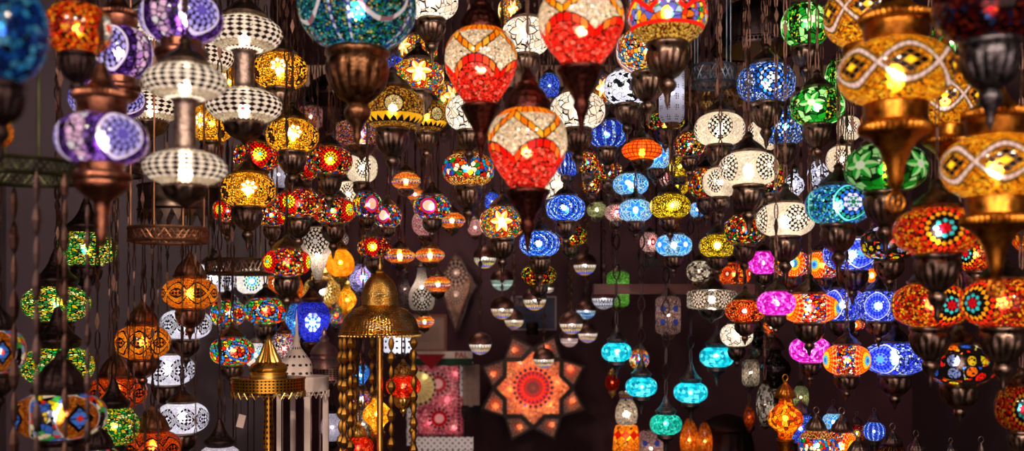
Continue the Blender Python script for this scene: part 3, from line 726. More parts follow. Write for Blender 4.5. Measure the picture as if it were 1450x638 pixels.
hoop(1012, 140, 84, 22, 3.85, BRASS, 'thin brass hoop under the steel wire hoop', [], 12)

# ------------------------------------------------------------------ wooden rail
d = 3.42
a = px(840, 416, d); b = px(1066, 402, d)
r = empty('wooden_rail', ((a.x + b.x) / 2, d, a.z)); tag(r, 'long brown wooden rail hanging level among the lamps', 'rail')
w2 = (b.x - a.x) / 2
put('board', MB().box((-w2, -.03, 0), (w2, .03, b.z - a.z)).mesh('board', RAILW, False), r)
for sx in (-.9, .9):
    put('hanger', MB().tube([(sx * w2, 0, b.z - a.z), (sx * w2, 0, CEIL - a.z)], .004, 6).mesh('hanger', DARK), r)
    BODY.append((r.location.x + sx * w2, d, .012, a.z, CEIL))
for i in range(24): BODY.append((a.x + (b.x - a.x) * i / 23, d, .045, a.z, b.z))
a = px(912, 378, 3.9); b = px(946, 366, 3.9)
r = empty('wooden_bracket', ((a.x + b.x) / 2, 3.9, a.z)); tag(r, 'short dark wooden bar above the rail', 'bar')
w2 = (b.x - a.x) / 2
put('bar', MB().box((-w2, -.02, 0), (w2, .02, b.z - a.z)).mesh('bar', DWOOD, False), r)
put('hanger', MB().tube([(0, 0, b.z - a.z), (0, 0, CEIL - a.z)], .004, 6).mesh('hanger', DARK), r)

# ------------------------------------------------------------------ brass dome lamp on a pole
def put_lathe(name, parent, prof, mat, seg=48, flute=None, loc=(0, 0, 0), sharp=40):
    return put(name, MB().lathe(prof, seg, flute).mesh(name, mat, True, sharp), parent, loc)
PIERCED = plain('pierced brass', '', fn=lambda c: mix(0, '#000000', '#000000'))
def pierced_metal(name, a_, b_, n, zf, rough=.25):
    def build():
        m = newmat(name); c = ctx()
        hole = (hyp((c.th * (n / TAU)).fr() - .5, (c.z * zf).fr() - .5) < .27)
        ns = N('ShaderNodeTexNoise', Vector=c.P, Scale=22.0)
        k = mix(E(ns.outputs[0]), a_, b_)
        p = N('ShaderNodeBsdfPrincipled', Base_Color=mix(hole, k, (.01, .006, .004)), Metallic=1.0, Roughness=rough)
        o = E.nt.nodes.new('ShaderNodeOutputMaterial'); E.nt.links.new(p.outputs[0], o.inputs[0]); return m
    return cached('mat_' + name, build)
def hammered():
    m = newmat('hammered brass'); c = ctx()
    d1, cl = voro(vec(c.th * .05, 0, c.z), 260, rnd=.4)
    ns = N('ShaderNodeTexNoise', Vector=c.P, Scale=30.0)
    p = N('ShaderNodeBsdfPrincipled', Base_Color=mix(E(ns.outputs[0]), '#c88428', '#ffd878'), Metallic=1.0, Roughness=.16)
    bp = N('ShaderNodeBump', Strength=.55, Distance=.004, Height=d1)
    E.nt.links.new(bp.outputs[0], p.inputs['Normal'])
    o = E.nt.nodes.new('ShaderNodeOutputMaterial'); E.nt.links.new(p.outputs[0], o.inputs[0]); return m
HB = hammered()
d = 2.72; s = d / F
p = px(538, 474, d)
r = empty('brass_dome_lamp', (p.x, d, CT_L)); tag(r, 'tall brass dome lamp on a pole with hanging bead chains', 'lamp')
h0 = p.z - CT_L
BP = pierced_metal('pierced polished brass', '#a8741c', '#f0c048', 44, 190)
put_lathe('dome', r, [(56 * s, 0), (58 * s, 1 * s), (58 * s, 3 * s), (55 * s, 5 * s), (56.5 * s, 7 * s), (54 * s, 12 * s), (52 * s, 20 * s), (46 * s, 29 * s), (38 * s, 36 * s), (29 * s, 40 * s), (25.5 * s, 42 * s)], HB, 64, None, (0, 0, h0))
put_lathe('upper_dome', r, [(25 * s, 41 * s), (26 * s, 43 * s), (25 * s, 47 * s), (25.5 * s, 49 * s), (25 * s, 58 * s), (23 * s, 68 * s), (18 * s, 78 * s), (10 * s, 86 * s), (5 * s, 89 * s)], HB, 64, None, (0, 0, h0))
put_lathe('finial', r, [(5 * s, 88 * s), (6 * s, 90 * s), (3 * s, 93 * s), (4 * s, 97 * s), (2 * s, 102 * s), (1.2 * s, 108 * s), (0, 113 * s)], BRASS, 24, None, (0, 0, h0))
mb = MB()
for i in range(60):
    q = TAU * i / 60; mb.lathe([(0, -2 * s), (1.5 * s, -1.2 * s), (2.0 * s, 0), (1.5 * s, 1.2 * s), (0, 2 * s)], 6, None, 57 * s * math.cos(q), 57 * s * math.sin(q), -1 * s)
put('beaded_edge', mb.mesh('beaded_edge', BRASS), r, (0, 0, h0))
put_lathe('pole', r, [(5 * s, .03), (5.2 * s, .2), (4.6 * s, .21), (4.6 * s, h0 + 20 * s), (0, h0 + 21 * s)], BRASS, 24)
put_lathe('base', r, [(0, 0), (46 * s, 0), (47 * s, .008), (38 * s, .02), (16 * s, .035), (7 * s, .06), (5 * s, .07)], BRASS, 48)
for i, (cx, y1) in enumerate(((485, 650), (493, 650), (503, 652), (520, 640), (560, 650), (588, 660), (582, 640), (497, 648))):
    dx = (cx - 538) * s; R = 55 * s; dx = max(-R * .96, min(R * .96, dx)); dy = (-1 if i not in (3, 6, 7) else 1) * math.sqrt(max(0, R * R - dx * dx))
    L_ = (y1 - 474) * s
    put('bead_chain', chain_mesh(L_ / 1.35, 'bead', .026).mesh('bead_chain', metal('dull brass beads', '#6a4818', '#a87830', .35, 40, 0), True, 30), r, (dx, dy, h0 - L_ - .002), (1.35,) * 3)
BODY.append((p.x, d, 60 * s, p.z - .35, p.z + 115 * s))

# ------------------------------------------------------------------ lantern stands on the counter
def ring_gallery(r, R, z0, z1, mat, mat2, name='gallery'):
    put_lathe(name, r, [(R * .96, z0), (R, z0 + .002), (R, z1), (R * 1.02, z1 + .002), (R * 1.02, z1 + .006), (R * .6, z1 + .008), (R * .3, z1 + .01)], mat, 64)
    mb = MB(); n = 28                            # hanging pierced skirt
    for i in range(n):
        q0, q1 = TAU * i / n, TAU * (i + 1) / n; qm = (q0 + q1) / 2; hh = (z1 - z0) * .45
        pts = [(R * 1.01 * math.cos(q0), R * 1.01 * math.sin(q0), z0 + .002), (R * 1.01 * math.cos(qm), R * 1.01 * math.sin(qm), z0 - hh), (R * 1.01 * math.cos(q1), R * 1.01 * math.sin(q1), z0 + .002)]
        mb.tube(pts, .0014, 5)
        mb.tube([(R * 1.01 * math.cos(q), R * 1.01 * math.sin(q), z0 - hh * .4) for q in (q0, qm, q1)], .001, 4)
    put('skirt', mb.mesh('skirt', mat2), r)
d = 2.6; s = d / F; p = px(380, 545, d)
r = empty('brass_lantern', (p.x, d, CT_L)); tag(r, 'brass lantern stand with fluted cone and pierced gallery', 'lantern')
h0 = p.z - CT_L
ring_gallery(r, 51 * s, h0 - 9 * s, h0 + 8 * s, pierced_metal('pierced brass gallery', '#9a661a', '#e8b440', 60, 130), BRASS)
put_lathe('dome', r, [(26 * s, 8 * s), (26 * s, 16 * s), (24 * s, 18 * s), (26 * s, 20 * s), (27 * s, 24 * s), (24 * s, 30 * s), (18 * s, 33 * s), (15 * s, 34 * s)], BRASS, 48, None, (0, 0, h0))
put_lathe('fluted_cone', r, [(17 * s, 33 * s), (16 * s, 36 * s), (11 * s, 46 * s), (6.5 * s, 58 * s), (4 * s, 64 * s), (4.5 * s, 66 * s), (2 * s, 70 * s), (0, 72 * s)], BRASS, 64, (12, .14, 0, 3), (0, 0, h0))
put_lathe('column', r, [(30 * s, 0), (30 * s, .01), (22 * s, .02), (16 * s, h0 * .35), (19 * s, h0 * .40), (17 * s, h0 * .45), (9 * s, h0 * .52), (11 * s, h0 * .56), (6 * s, h0 * .60), (8 * s, h0 * .68), (6 * s, h0 * .85), (7 * s, h0 * .97), (4 * s, h0 * 1.0)], pierced_metal('filigree brass column', '#8a5a18', '#d8a038', 10, 70), 40)
for i in range(6):
    q = TAU * i / 6 + .35
    put('rod', MB().tube([(48 * s * math.cos(q), 48 * s * math.sin(q), .0), (48 * s * math.cos(q), 48 * s * math.sin(q), h0 - 9 * s)], .0018, 6).mesh('rod', DARK), r)
o = put('price_tag', MB().box((-.009, -.0006, -.016), (.009, .0006, .016)).mesh('price_tag', plain('paper tag', '#b8a098', '#c8b0a8', .8), False), r, (-27 * s, -44 * s, h0 - 46 * s), (1, 1, 1), (0, .25, 0))
put('tag_thread', MB().tube([(-27 * s, -44 * s, h0 - 36 * s), (-27.5 * s, -44 * s, h0 - 9 * s)], .0006, 4).mesh('tag_thread', DARK), r)
BODY.append((p.x, d, 54 * s, CT_L, p.z + 75 * s))
d = 2.95; s = d / F; p = px(424, 545, d)
r = empty('white_lantern', (p.x, d, CT_L)); tag(r, 'white painted metal lantern with pierced dome and tall needle', 'lantern')
h0 = p.z - CT_L
ring_gallery(r, 41 * s, h0 - 8 * s, h0 + 10 * s, WHITEM, WHITEM)
WP = plain('pierced white metal', '', fn=lambda c: mix((hyp(((c.th * (14 / TAU)).fr() - .5) * .6, (c.z * 42).fr() - .5) < .16), '#ecd8cc', '#181012'), rough=.5)
put_lathe('dome', r, [(22 * s, 10 * s), (23 * s, 14 * s), (22 * s, 18 * s), (22 * s, 26 * s), (20 * s, 34 * s), (13 * s, 44 * s), (6 * s, 54 * s), (4 * s, 62 * s)], WP, 48, None, (-4 * s, 0, h0))
put_lathe('needle', r, [(4 * s, 61 * s), (4.6 * s, 66 * s), (2.4 * s, 72 * s), (1.8 * s, 90 * s), (0, 108 * s)], WHITEM, 20, None, (-4 * s, 0, h0))
for q in (-.6, .5, 1.9, 3.6):
    x_, y_ = 37 * s * math.sin(q), -37 * s * math.cos(q)
    put('post', MB().box((x_ - 4 * s, y_ - 2 * s, 0), (x_ + 4 * s, y_ + 2 * s, h0 - 8 * s)).mesh('post', WHITEM, False), r)
put_lathe('base_plate', r, [(0, 0), (42 * s, 0), (42 * s, .012), (0, .013)], WHITEM)
BODY.append((p.x, d, 44 * s, CT_L, p.z + 70 * s))
d = 3.25; s = d / F; p = px(467, 531, d)
r = empty('copper_lantern', (p.x, d, CT_L)); tag(r, 'silvery copper lantern with stacked dome behind the white lantern', 'lantern')
h0 = p.z - CT_L
PINKM = metal('rosy silver metal', '#8a6a68', '#d0b0a8', .28)
ring_gallery(r, 33 * s, h0 - 6 * s, h0 + 8 * s, pierced_metal('pierced rosy metal', '#8a6a68', '#d8b8b0', 44, 150), PINKM)
put_lathe('dome', r, [(20 * s, 8 * s), (20 * s, 20 * s), (22 * s, 24 * s), (18 * s, 27 * s), (20 * s, 31 * s), (17 * s, 38 * s), (9 * s, 46 * s), (6 * s, 48 * s), (7 * s, 52 * s), (3 * s, 57 * s), (3.6 * s, 61 * s), (0, 70 * s)], PINKM, 40, None, (-8 * s, 0, h0))
for q in (-.9, 0.9, 2.4, 3.8):
    x_, y_ = 30 * s * math.sin(q), -30 * s * math.cos(q)
    put('post', MB().tube([(x_, y_, 0), (x_, y_, h0 - 6 * s)], .004, 8).mesh('post', PINKM), r)
put_lathe('base_plate', r, [(0, 0), (34 * s, 0), (34 * s, .012), (0, .013)], PINKM)
BODY.append((p.x, d, 36 * s, CT_L, p.z - 10 * s)); BODY.append((p.x, d, 24 * s, p.z, p.z + 74 * s))

# ------------------------------------------------------------------ dark domes under the ceiling
def dome_fixture(x, y, w, h, d, mat, inner, label):
    s = d / F; p = px(x, y, d); R = w / 2 * s
    r = empty('dome_chandelier', (p.x, d, p.z)); tag(r, label, 'chandelier')
    put_lathe('dome', r, [(R, .0), (R * 1.01, .006), (R, .02), (R * .96, .024), (R * .94, h * s * .35), (R * .82, h * s * .66), (R * .6, h * s * .88), (R * .3, h * s * .98), (R * .08, h * s)], mat, 64)
    mb = MB()
    for i in range(70):
        q = TAU * i / 70; mb.lathe([(0, -.006), (.006, 0), (0, .006)], 6, None, R * 1.0 * math.cos(q), R * 1.0 * math.sin(q), .012)
    put('beaded_rim', mb.mesh('beaded_rim', mat), r)
    put_lathe('inner_shade', r, [(R * .93, .004), (R * .9, .02), (R * .8, h * s * .5), (R * .5, h * s * .8), (0, h * s * .86)], inner, 48)
    put('stem', MB().tube([(0, 0, h * s * .97), (0, 0, CEIL - p.z)], .006, 8).mesh('stem', mat), r)
    BODY.append((p.x, d, R * 1.02, p.z - .02, p.z + h * s)); BODY.append((p.x, d, .015, p.z, CEIL))
dome_fixture(1070, 74, 120, 76, 3.1, metal('dark polished metal dome', '#2a2226', '#4a3c3c', .3), plain('amber brown enamel', '#7a5a20', '#94702c', .4), 'dark metal dome with amber inside, above the blue lamps')
dome_fixture(487, 142, 110, 36, 3.5, metal('dark polished metal dome', '#2a2226', '#4a3c3c', .3), DARK, 'dim dark dome shade behind the turquoise lamp cup')

# ------------------------------------------------------------------ star shaped wall lamp
def ring_prism(mb, outer, inner, y0, y1):
    n = len(outer)
    vs = [(x, y0, z) for x, z in outer] + [(x, y0, z) for x, z in inner] + [(x, y1, z) for x, z in outer] + [(x, y1, z) for x, z in inner]
    fs = []
    for i in range(n):
        j = (i + 1) % n
        fs += [(i, j, n + j, n + i), (2 * n + j, 2 * n + i, 3 * n + i, 3 * n + j), (i, 2 * n + i, 2 * n + j, j), (n + j, 3 * n + j, 3 * n + i, n + i)]
    return mb.add(vs, fs)
struct('wall_corner', MB().box((X0, 4.15, 0), (-.98, 4.2, CEIL)).mesh('wall_corner', plain('grey mauve wall paint', '#45363f', '#52424c', .4, 2.5, spec=.4), False))
d = 5.02; s = d / F; p = px(755, 549, d)
r = empty('star_wall_lamp', (p.x, d, p.z)); tag(r, 'lit eight-pointed star wall lamp with orange mosaic panels', 'lamp')
RO, RT, RN = 80 * s, 58 * s, 44.4 * s
def pol(R, deg): q = math.radians(deg); return (R * math.cos(q), R * math.sin(q))
star_out = []; sil = []
for k_ in range(8):
    star_out += [pol(RT, 45 * k_), pol(RN, 45 * k_ + 22.5)]
    sil += [pol(RT, 45 * k_), pol(RO, 45 * k_ + 22.5)]
def inset(poly, t):
    cx = sum(q[0] for q in poly) / len(poly); cz = sum(q[1] for q in poly) / len(poly)
    return [(cx + (x - cx) * t, cz + (z - cz) * t) for x, z in poly]
put('back_board', MB().prism(sil, .1, .12).mesh('back_board', DWOOD, False), r)
mb = MB(); inn = inset(star_out, .90); ring_prism(mb, star_out, inn, 0, .1)
put('star_frame', mb.mesh('star_frame', DWOOD, False), r)
def starpanel(c):
    x_, z_ = c.x * (1 / RT), c.z * (1 / RT); rho = hyp(x_, z_); psi = atan2(z_, x_)
    k = tiles(c, ['#f0b890', '#f8d0a8', '#e8a080', '#ffe0b8', '#d89890', '#f8b880', '#c8a0a0'], 95, .07, '#6a3828')
    return petals(k, rho, psi, [(0, .07, 6, '#a87068', '#3a2020'), (.07, .15, 12, '#5a4a50', '#a05848'), (.15, .22, 20, '#c83818', '#5a4048'), (.22, .32, 22, '#e05818', '#a83020'), (.32, .41, 22, '#583050', '#d04020'), (.41, .52, 22, '#48304c', '#e89868')])
put('star_panel', MB().prism(inn, .02, .024).mesh('star_panel', glass('orange star panel', starpanel, .5, .55), False), r)
def kitepanel(c):
    cx = pol((RO * .42 + RT * .56), 22.5)
    rho = hyp(c.x, c.z) * (1 / RT); psi = atan2(c.z, c.x)
    k = tiles(c, ['#e8b098', '#f0c4a8', '#d89c88', '#f8d4b8'], 110, .07, '#704034')
    return petals(k, rho, psi, [(0, .04, 0, '#f8a060', BK), (.04, .10, 10, '#c83020', '#f0b088'), (.10, .17, 12, '#b04038', '#f0c0a0')])
KG = glass('orange kite panel', kitepanel, .5, .55)
for k_ in range(8):
    kite = [pol(RN, 45 * k_ + 22.5), pol(RT, 45 * k_), pol(RO, 45 * k_ + 22.5), pol(RT, 45 * k_ + 45)]
    cx = sum(q[0] for q in kite) / 4; cz = sum(q[1] for q in kite) / 4
    loc = [(x - cx, zz - cz) for x, zz in kite]; ki = [(x * .80, zz * .80) for x, zz in loc]
    mb = MB(); ring_prism(mb, loc, ki, .004, .1)
    f = put('kite_frame', mb.mesh('kite_frame', DWOOD, False), r, (cx, 0, cz))
    put('kite_panel', MB().prism(ki, .02, .024).mesh('kite_panel', KG, False), f)
def spot(parent, x, y, z, e, tint, rad=.012):
    l = bpy.data.lights.new('bulb', 'POINT'); l.energy = e; l.color = tint; l.shadow_soft_size = rad
    o = bpy.data.objects.new('bulb_light', l); col.objects.link(o); o.parent = parent; o.location = (x, y, z)
for (bx, by) in ((737, 514), (790, 542), (745, 576), (722, 553), (778, 574), (765, 512)): spot(r, (bx - 755) * s, .06, (549 - by) * s, 3.4, (1, .76, .42))
for k_, e in enumerate((.30, .10, .10, .08, .30, .06, .06, .12)):
    q = pol(60 * s, 45 * k_ + 27); spot(r, q[0], .06, q[1], e * 1.6, (1, .8, .58))
put('hanging_bracket', MB().lathe([(.0, -.03), (.03, -.03), (.034, -.015), (.026, -.01), (.034, .01), (.03, .03), (0, .032)], 20).mesh('hanging_bracket', DARK, True, 40), r, (-1 * s, .06, 84 * s))

# ------------------------------------------------------------------ framed papers on the back wall
d = 5.2; s = d / F
def wallpos(x, y): return px(x, y, d)
p = wallpos(606, 472)
r = empty('framed_certificate', (p.x, 5.235, p.z - 26 * s)); tag(r, 'pale certificate in an orange wooden frame on the wall', 'picture frame')
o_ = [(-26 * s, 0), (26 * s, 0), (26 * s, 53 * s), (-26 * s, 53 * s)]; i_ = [(-22.5 * s, 3.5 * s), (22.5 * s, 3.5 * s), (22.5 * s, 49.5 * s), (-22.5 * s, 49.5 * s)]
mb = MB(); ring_prism(mb, o_, i_, -.02, .01)
put('frame', mb.mesh('frame', plain('orange brown frame wood', '#8a4c30', '#a86040', .45, 20), False), r)
PAPER = plain('aged paper', '', fn=lambda c: mix(((c.z * 160).fr() < .22) * (c.z > .05) * (c.z < .13) * (abs(c.x) < .055), '#b89488', '#8a6860'), rough=.8)
put('paper', MB().prism(i_, -.004, 0).mesh('paper', PAPER, False), r)
p = wallpos(756, 467)
r = empty('framed_certificate', (p.x, 5.235, p.z)); tag(r, 'navy blue certificate with thin pale border above the lit star', 'picture frame')
NAVY = plain('navy card', '#141a3a', '#1a2248', .5)
o_ = [(-32 * s, 0), (32 * s, 0), (32 * s, 48 * s), (-32 * s, 48 * s)]
put('card', MB().prism(o_, -.01, .01).mesh('card', NAVY, False), r)
i_ = [(x * .955, .02 * 48 * s + zz * .955) for x, zz in o_]
o2 = [(x * .99, .005 * 48 * s + zz * .99) for x, zz in o_]
mb = MB(); ring_prism(mb, o2, i_, -.013, -.009)
put('frame', mb.mesh('border', plain('pale border', '#c8a8b0', '#d8b8c0', .6), False), r)  # pale border line on the navy card, no frame around it
def text(name, body, size, parent, loc, mat, rot=(PI / 2, 0, 0), bold=0.0):
    cu = bpy.data.curves.new(name, 'FONT'); cu.body = body; cu.size = size; cu.extrude = .0008; cu.offset = bold
    t = bpy.data.objects.new(name, cu); col.objects.link(t)
    dg = bpy.context.evaluated_depsgraph_get(); me = bpy.data.meshes.new_from_object(t.evaluated_get(dg))
    bpy.data.objects.remove(t); me.materials.clear(); me.materials.append(mat)
    return put(name, me, parent, loc, (1, 1, 1), rot)
GILT = plain('dull gilt print', '#8a5a48', '#9a6a50', .6)
text('lettering', 'Re', 13 * s, r, (-28 * s, -.0135, 35 * s), GILT)
mb = MB()
for zz, a_, b_ in ((24, -14, 9), (13, 10, 24), (8.5, 12, 23)): mb.box((a_ * s, -.0125, zz * s), (b_ * s, -.0105, (zz + 1.2) * s))
put('print_lines', mb.mesh('print_lines', plain('dull print', '#4a3448', '#583c50', .6), False), r)

# ------------------------------------------------------------------ kite shaped white sconce
d = 4.85; s = d / F; p = px(645, 470, d)
r = empty('wall_sconce', (p.x, d, p.z)); tag(r, 'white kite shaped wall sconce with pierced rosettes', 'lamp')
def q2(L_): return [((x - 645) * s, (470 - y) * s) for x, y in L_]
front = q2([(645, 470), (656, 436), (665, 410), (667, 398), (664, 388), (657, 378), (652, 367), (645, 357), (638, 367), (633, 378), (626, 388), (623, 398), (625, 410), (634, 436)])
def sconce(c):
    k = beads(c, ['#c8a898', '#d8bcac', '#b89888'], 90, edge=.85)
    for cy, R in ((84, 19), (52, 12)):
        rho = hyp(c.x, c.z - cy * s) * (1 / (R * s)); psi = atan2(c.z - cy * s, c.x)
        k = petals(k, rho, psi, [(0, .15, 0, '#e8d8d0', BK), (.15, .4, 10, '#d8c0b4', '#2a1614'), (.4, .7, 14, '#d8c0b4', '#2a1614'), (.7, 1.0, 16, '#d8c0b4', '#2a1614')])
    return k
SG = glass('white sconce glass', sconce, .4, .5)
fr = inset(front, .93)
put('front_panel', MB().prism(fr, .004, .008).mesh('front_panel', SG, False), r)
mb = MB(); ring_prism(mb, front, fr, 0, .015); put('front_frame', mb.mesh('front_frame', metal('sconce trim', '#4a3430', '#7a5a50', .4), False), r)
for sx in (1, -1):
    wing = [(1 * s, 2 * s), (20 * s, 50 * s), (29 * s, 66 * s), (21 * s, 78 * s)] if sx > 0 else [(-21 * s, 78 * s), (-29 * s, 66 * s), (-20 * s, 50 * s), (-1 * s, 2 * s)]
    w_ = put('side_panel', MB().prism(inset(wing, .9), .05, .054).mesh('side_panel', SG, False), r)
    mb = MB(); ring_prism(mb, wing, inset(wing, .88), .045, .06); put('side_frame', mb.mesh('side_frame', metal('sconce trim', '#4a3430', '#7a5a50', .4), False), r)
put('back_plate', MB().prism(front, .30, .32).mesh('back_plate', DWOOD, False), r)
spot(r, 0, .06, 55 * s, .8, (1, .85, .75)); spot(r, 0, .1, 86 * s, .6, (1, .85, .75))

# ------------------------------------------------------------------ pink mosaic light panel, lace and scarf
d = 4.75; s = d / F; p = px(622, 622, d)
r = empty('mosaic_panel_lamp', (p.x, d, p.z)); tag(r, 'pink mosaic light panel with dark red flowers', 'lamp')
pan = [(-36 * s, 0), (35 * s, 0), (35 * s, 112 * s), (-36 * s, 112 * s)]
def pinkpanel(c):
    k = tiles(c, ['#e8a0a8', '#f0b8b8', '#d88898', '#f8d0cc', '#c87888'], 75, .08, '#704048')
    k = mix(c.z < 5 * s, k, tiles(c, ['#e88030', '#f8b060', '#c85828'], 75, .08))
    for fx, fz, R, cs in ((-2, 79, 17, None), (0, 30, 16, None), (-30, 74, 26, 1)):
        rho = hyp(c.x - fx * s, c.z - fz * s) * (1 / (R * s)); psi = atan2(c.z - fz * s, c.x - fx * s)
        if cs: k = petals(k, rho, psi, [(0, .3, 8, '#d8c890', '#e8dcb0'), (.3, .85, 18, '#d0c090', '#e8dcb0'), (.85, 1.0, 20, '#302820', '#e0d0b0')])
        else: k = petals(k, rho, psi, [(0, .42, 0, '#ffd8d8', BK), (.42, .72, 14, '#c82038', '#601020'), (.72, 1.0, 14, '#302c28', '#e0a0a8')])
    return k
put('glass_panel', MB().prism(inset(pan, .97), 0, .004).mesh('glass_panel', glass('pink mosaic panel', pinkpanel, .45, .55), False), r)
mb = MB(); ring_prism(mb, pan, inset(pan, .96), -.006, .08); put('panel_frame', mb.mesh('panel_frame', DWOOD, False), r)
put('panel_back', MB().prism(pan, .08, .09).mesh('panel_back', DWOOD, False), r)
for bx, bz, e in ((10, 55, .55), (-16, 22, .4), (-22, 88, .22), (22, 92, .25), (20, 15, .25)): spot(r, bx * s, .05, bz * s, e * 2.2, (1, .86, .84))

LACE = plain('white lace', '', fn=lambda c: mix((hyp((c.x * 36).fr() - .5, (c.z * 36).fr() - .5) < .17).mx((hyp((c.x * 36 + .5).fr() - .5, (c.z * 36 + .5).fr() - .5) < .13)), '#fff8ff', '#3a2a38'), rough=.9)
r = empty('hanging_lace_shawl', px(628, 640, 4.62)); tag(r, 'white lace shawl hung around the pink light panel', 'shawl')
s = 4.62 / F
def lace_strip(name, x0, z0, x1, z1, vertical, n):
    mb = MB(); pts = []
    for i in range(n + 1):
        t = i / n; wv = .0035 * math.sin(t * PI * 5); sc = abs(math.sin(t * PI * n / 4)) * .013
        if vertical: pts.append(((x0 - .0 + wv * .3, wv, z0 + (z1 - z0) * t), (x1 + sc + wv * .3, wv, z0 + (z1 - z0) * t)))
        else: pts.append(((x0 + (x1 - x0) * t, wv, z0 - sc), (x0 + (x1 - x0) * t, wv, z1)))
    vs = [q for pr in pts for q in pr]; vs += [(x, y + .002, zz) for x, y, zz in vs]; m = 2 * (n + 1)
    fs = []
    for i in range(n):
        a_ = 2 * i
        fs += [(a_, a_ + 1, a_ + 3, a_ + 2), (m + a_ + 2, m + a_ + 3, m + a_ + 1, m + a_), (a_, a_ + 2, m + a_ + 2, m + a_), (a_ + 1, m + a_ + 1, m + a_ + 3, a_ + 3)]
    put(name, mb.add(vs, fs).mesh(name, LACE), r)
lace_strip('lower_edge', -44 * s, 4 * s, 42 * s, 22 * s, False, 48)
lace_strip('side_edge', 23 * s, 80 * s, 38 * s, 130 * s, True, 32)
lace_strip('side_edge', -52 * s, 10 * s, -41 * s, 66 * s, True, 32)
mb = MB()
for i in range(30): mb.box(((-40 + i * 2.6) * s, -.002, 22 * s), ((-38.6 + i * 2.6) * s, .004, 26 * s))
for i in range(19): mb.box((20.5 * s, -.002, (30 + i * 5.2) * s), (23.5 * s, .004, (33 + i * 5.2) * s))
put('black_trim', mb.mesh('black_trim', plain('black thread', '#140c10', '#241820', .9), False), r)
s = 4.58 / F
r = empty('printed_scarf', px(625, 514, 4.58)); tag(r, 'white and green scarf with red triangle and red letters', 'scarf')
def cloth(name, x0, z0, x1, z1, mat, y=0, n=20):
    vs = []
    for i in range(n + 1):
        t = i / n; wv = .004 * math.sin(t * 9 + z0 * 30)
        vs += [(x0 + (x1 - x0) * t, y + wv, z0), (x0 + (x1 - x0) * t, y + wv, z1)]
    m = len(vs); vs += [(a_, b_ + .003, c_) for a_, b_, c_ in vs]; fs = []
    for i in range(n):
        a_ = 2 * i; fs += [(a_, a_ + 2, a_ + 3, a_ + 1), (m + a_ + 1, m + a_ + 3, m + a_ + 2, m + a_), (a_ + 1, a_ + 3, m + a_ + 3, m + a_ + 1), (a_, m + a_, m + a_ + 2, a_ + 2)]
    return put(name, MB().add(vs, fs).mesh(name, mat), r)
cloth('white_band', -44 * s, 7 * s, 44 * s, 17 * s, plain('white knit', '#d8c4bc', '#e8d6cc', .9, 60))
cloth('green_band', -44 * s, -3 * s, 44 * s, 7 * s, plain('green knit', '#20402c', '#2c5238', .9, 60))
put('red_triangle', MB().prism([(-14 * s, -9 * s), (6 * s, 13 * s), (-36 * s, 13 * s)], -.012, -.008).mesh('red_triangle', plain('red knit', '#a01820', '#b82028', .9, 60), False), r)
text('lettering', 'PAL', 11 * s, r, (19 * s, -.0075, 8 * s), plain('red letters', '#a02830', '#b03038', .9), bold=.0006)
cloth('hanging_tail', 30 * s, -62 * s, 54 * s, -2 * s, plain('beige knit', '#8a706a', '#a0847a', .9, 60), .02)
mb = MB(); random.seed(4)
for i in range(26):
    x_ = (29 + i) * s; mb.tube([(x_, .02, -60 * s), (x_ + random.uniform(-1, 1) * s, .02 + random.uniform(-.004, .004), -68 * s), (x_ + random.uniform(-3, 3) * s, .02, (-74 - random.uniform(0, 7)) * s)], .0024, 5)
put('fringe', mb.mesh('fringe', plain('black fringe', '#0c080a', '#1c1216', .9), True), r)
# ------------------------------------------------------------------ the hanging lamps, by photo position
LAMPS = []
def L(kind, x, y, w, h, d, where, **o): LAMPS.append((kind, x, y, w, h, d, where, o))

# left corner, nearest
L('bluebig', -2, 44, 134, 156, 1.25, 'cut by the top left corner', r=20)
L('daisy', 110, 41, 92, 74, 1.62, 'between the deep blue globe and purple lamps', r=62, cap='gold')
L('daisy', -8, 188, 50, 44, 1.6, 'at the far left edge, mostly cut off', r=18, group=None)
# purple strand
L('purple', 257, 26, 116, 72, 1.85, 'hanging in front of the white discs, at the top', r=28)
L('purple', 168, 75, 94, 76, 1.95, 'behind the red-orange daisy lamp', r=-16)
L('purple', 152, 142, 104, 56, 2.25, 'half hidden behind the ribbed copper cup', r=40, cup='low')
L('purple', 144, 197, 127, 76, 1.85, 'lowest of the purple lamps', r=26)
# white disc tiers
L('disc', 346, 150, 107, 52, 2.2, 'in two tiers, nearest the amber lamps', tier=(-102,))
L('disc', 262, 238, 117, 54, 2.1, 'in two tiers, the lowest discs of all', tier=(-122,))
L('disc', 214, 150, 90, 48, 2.55, 'in two tiers behind the purple lamps', tier=(-112,))
L('disc', 288, 80, 84, 50, 2.5, 'single, behind the topmost purple lamp')
# amber strand
L('amber', 397, 101, 78, 52, 2.65, 'uppermost, beside the white discs', r=-4)
L('amber', 300, 175, 62, 54, 2.75, 'half hidden between the tiered white discs', r=-30)
L('amber', 324, 116, 50, 40, 3.0, 'peeping out between the upper white discs', r=-20)
L('amber', 414, 192, 74, 48, 2.65, 'above the red lamps with yellow flowers', r=4)
L('amber', 351, 269, 78, 50, 2.6, 'lowest, below the tiered white discs', r=2)
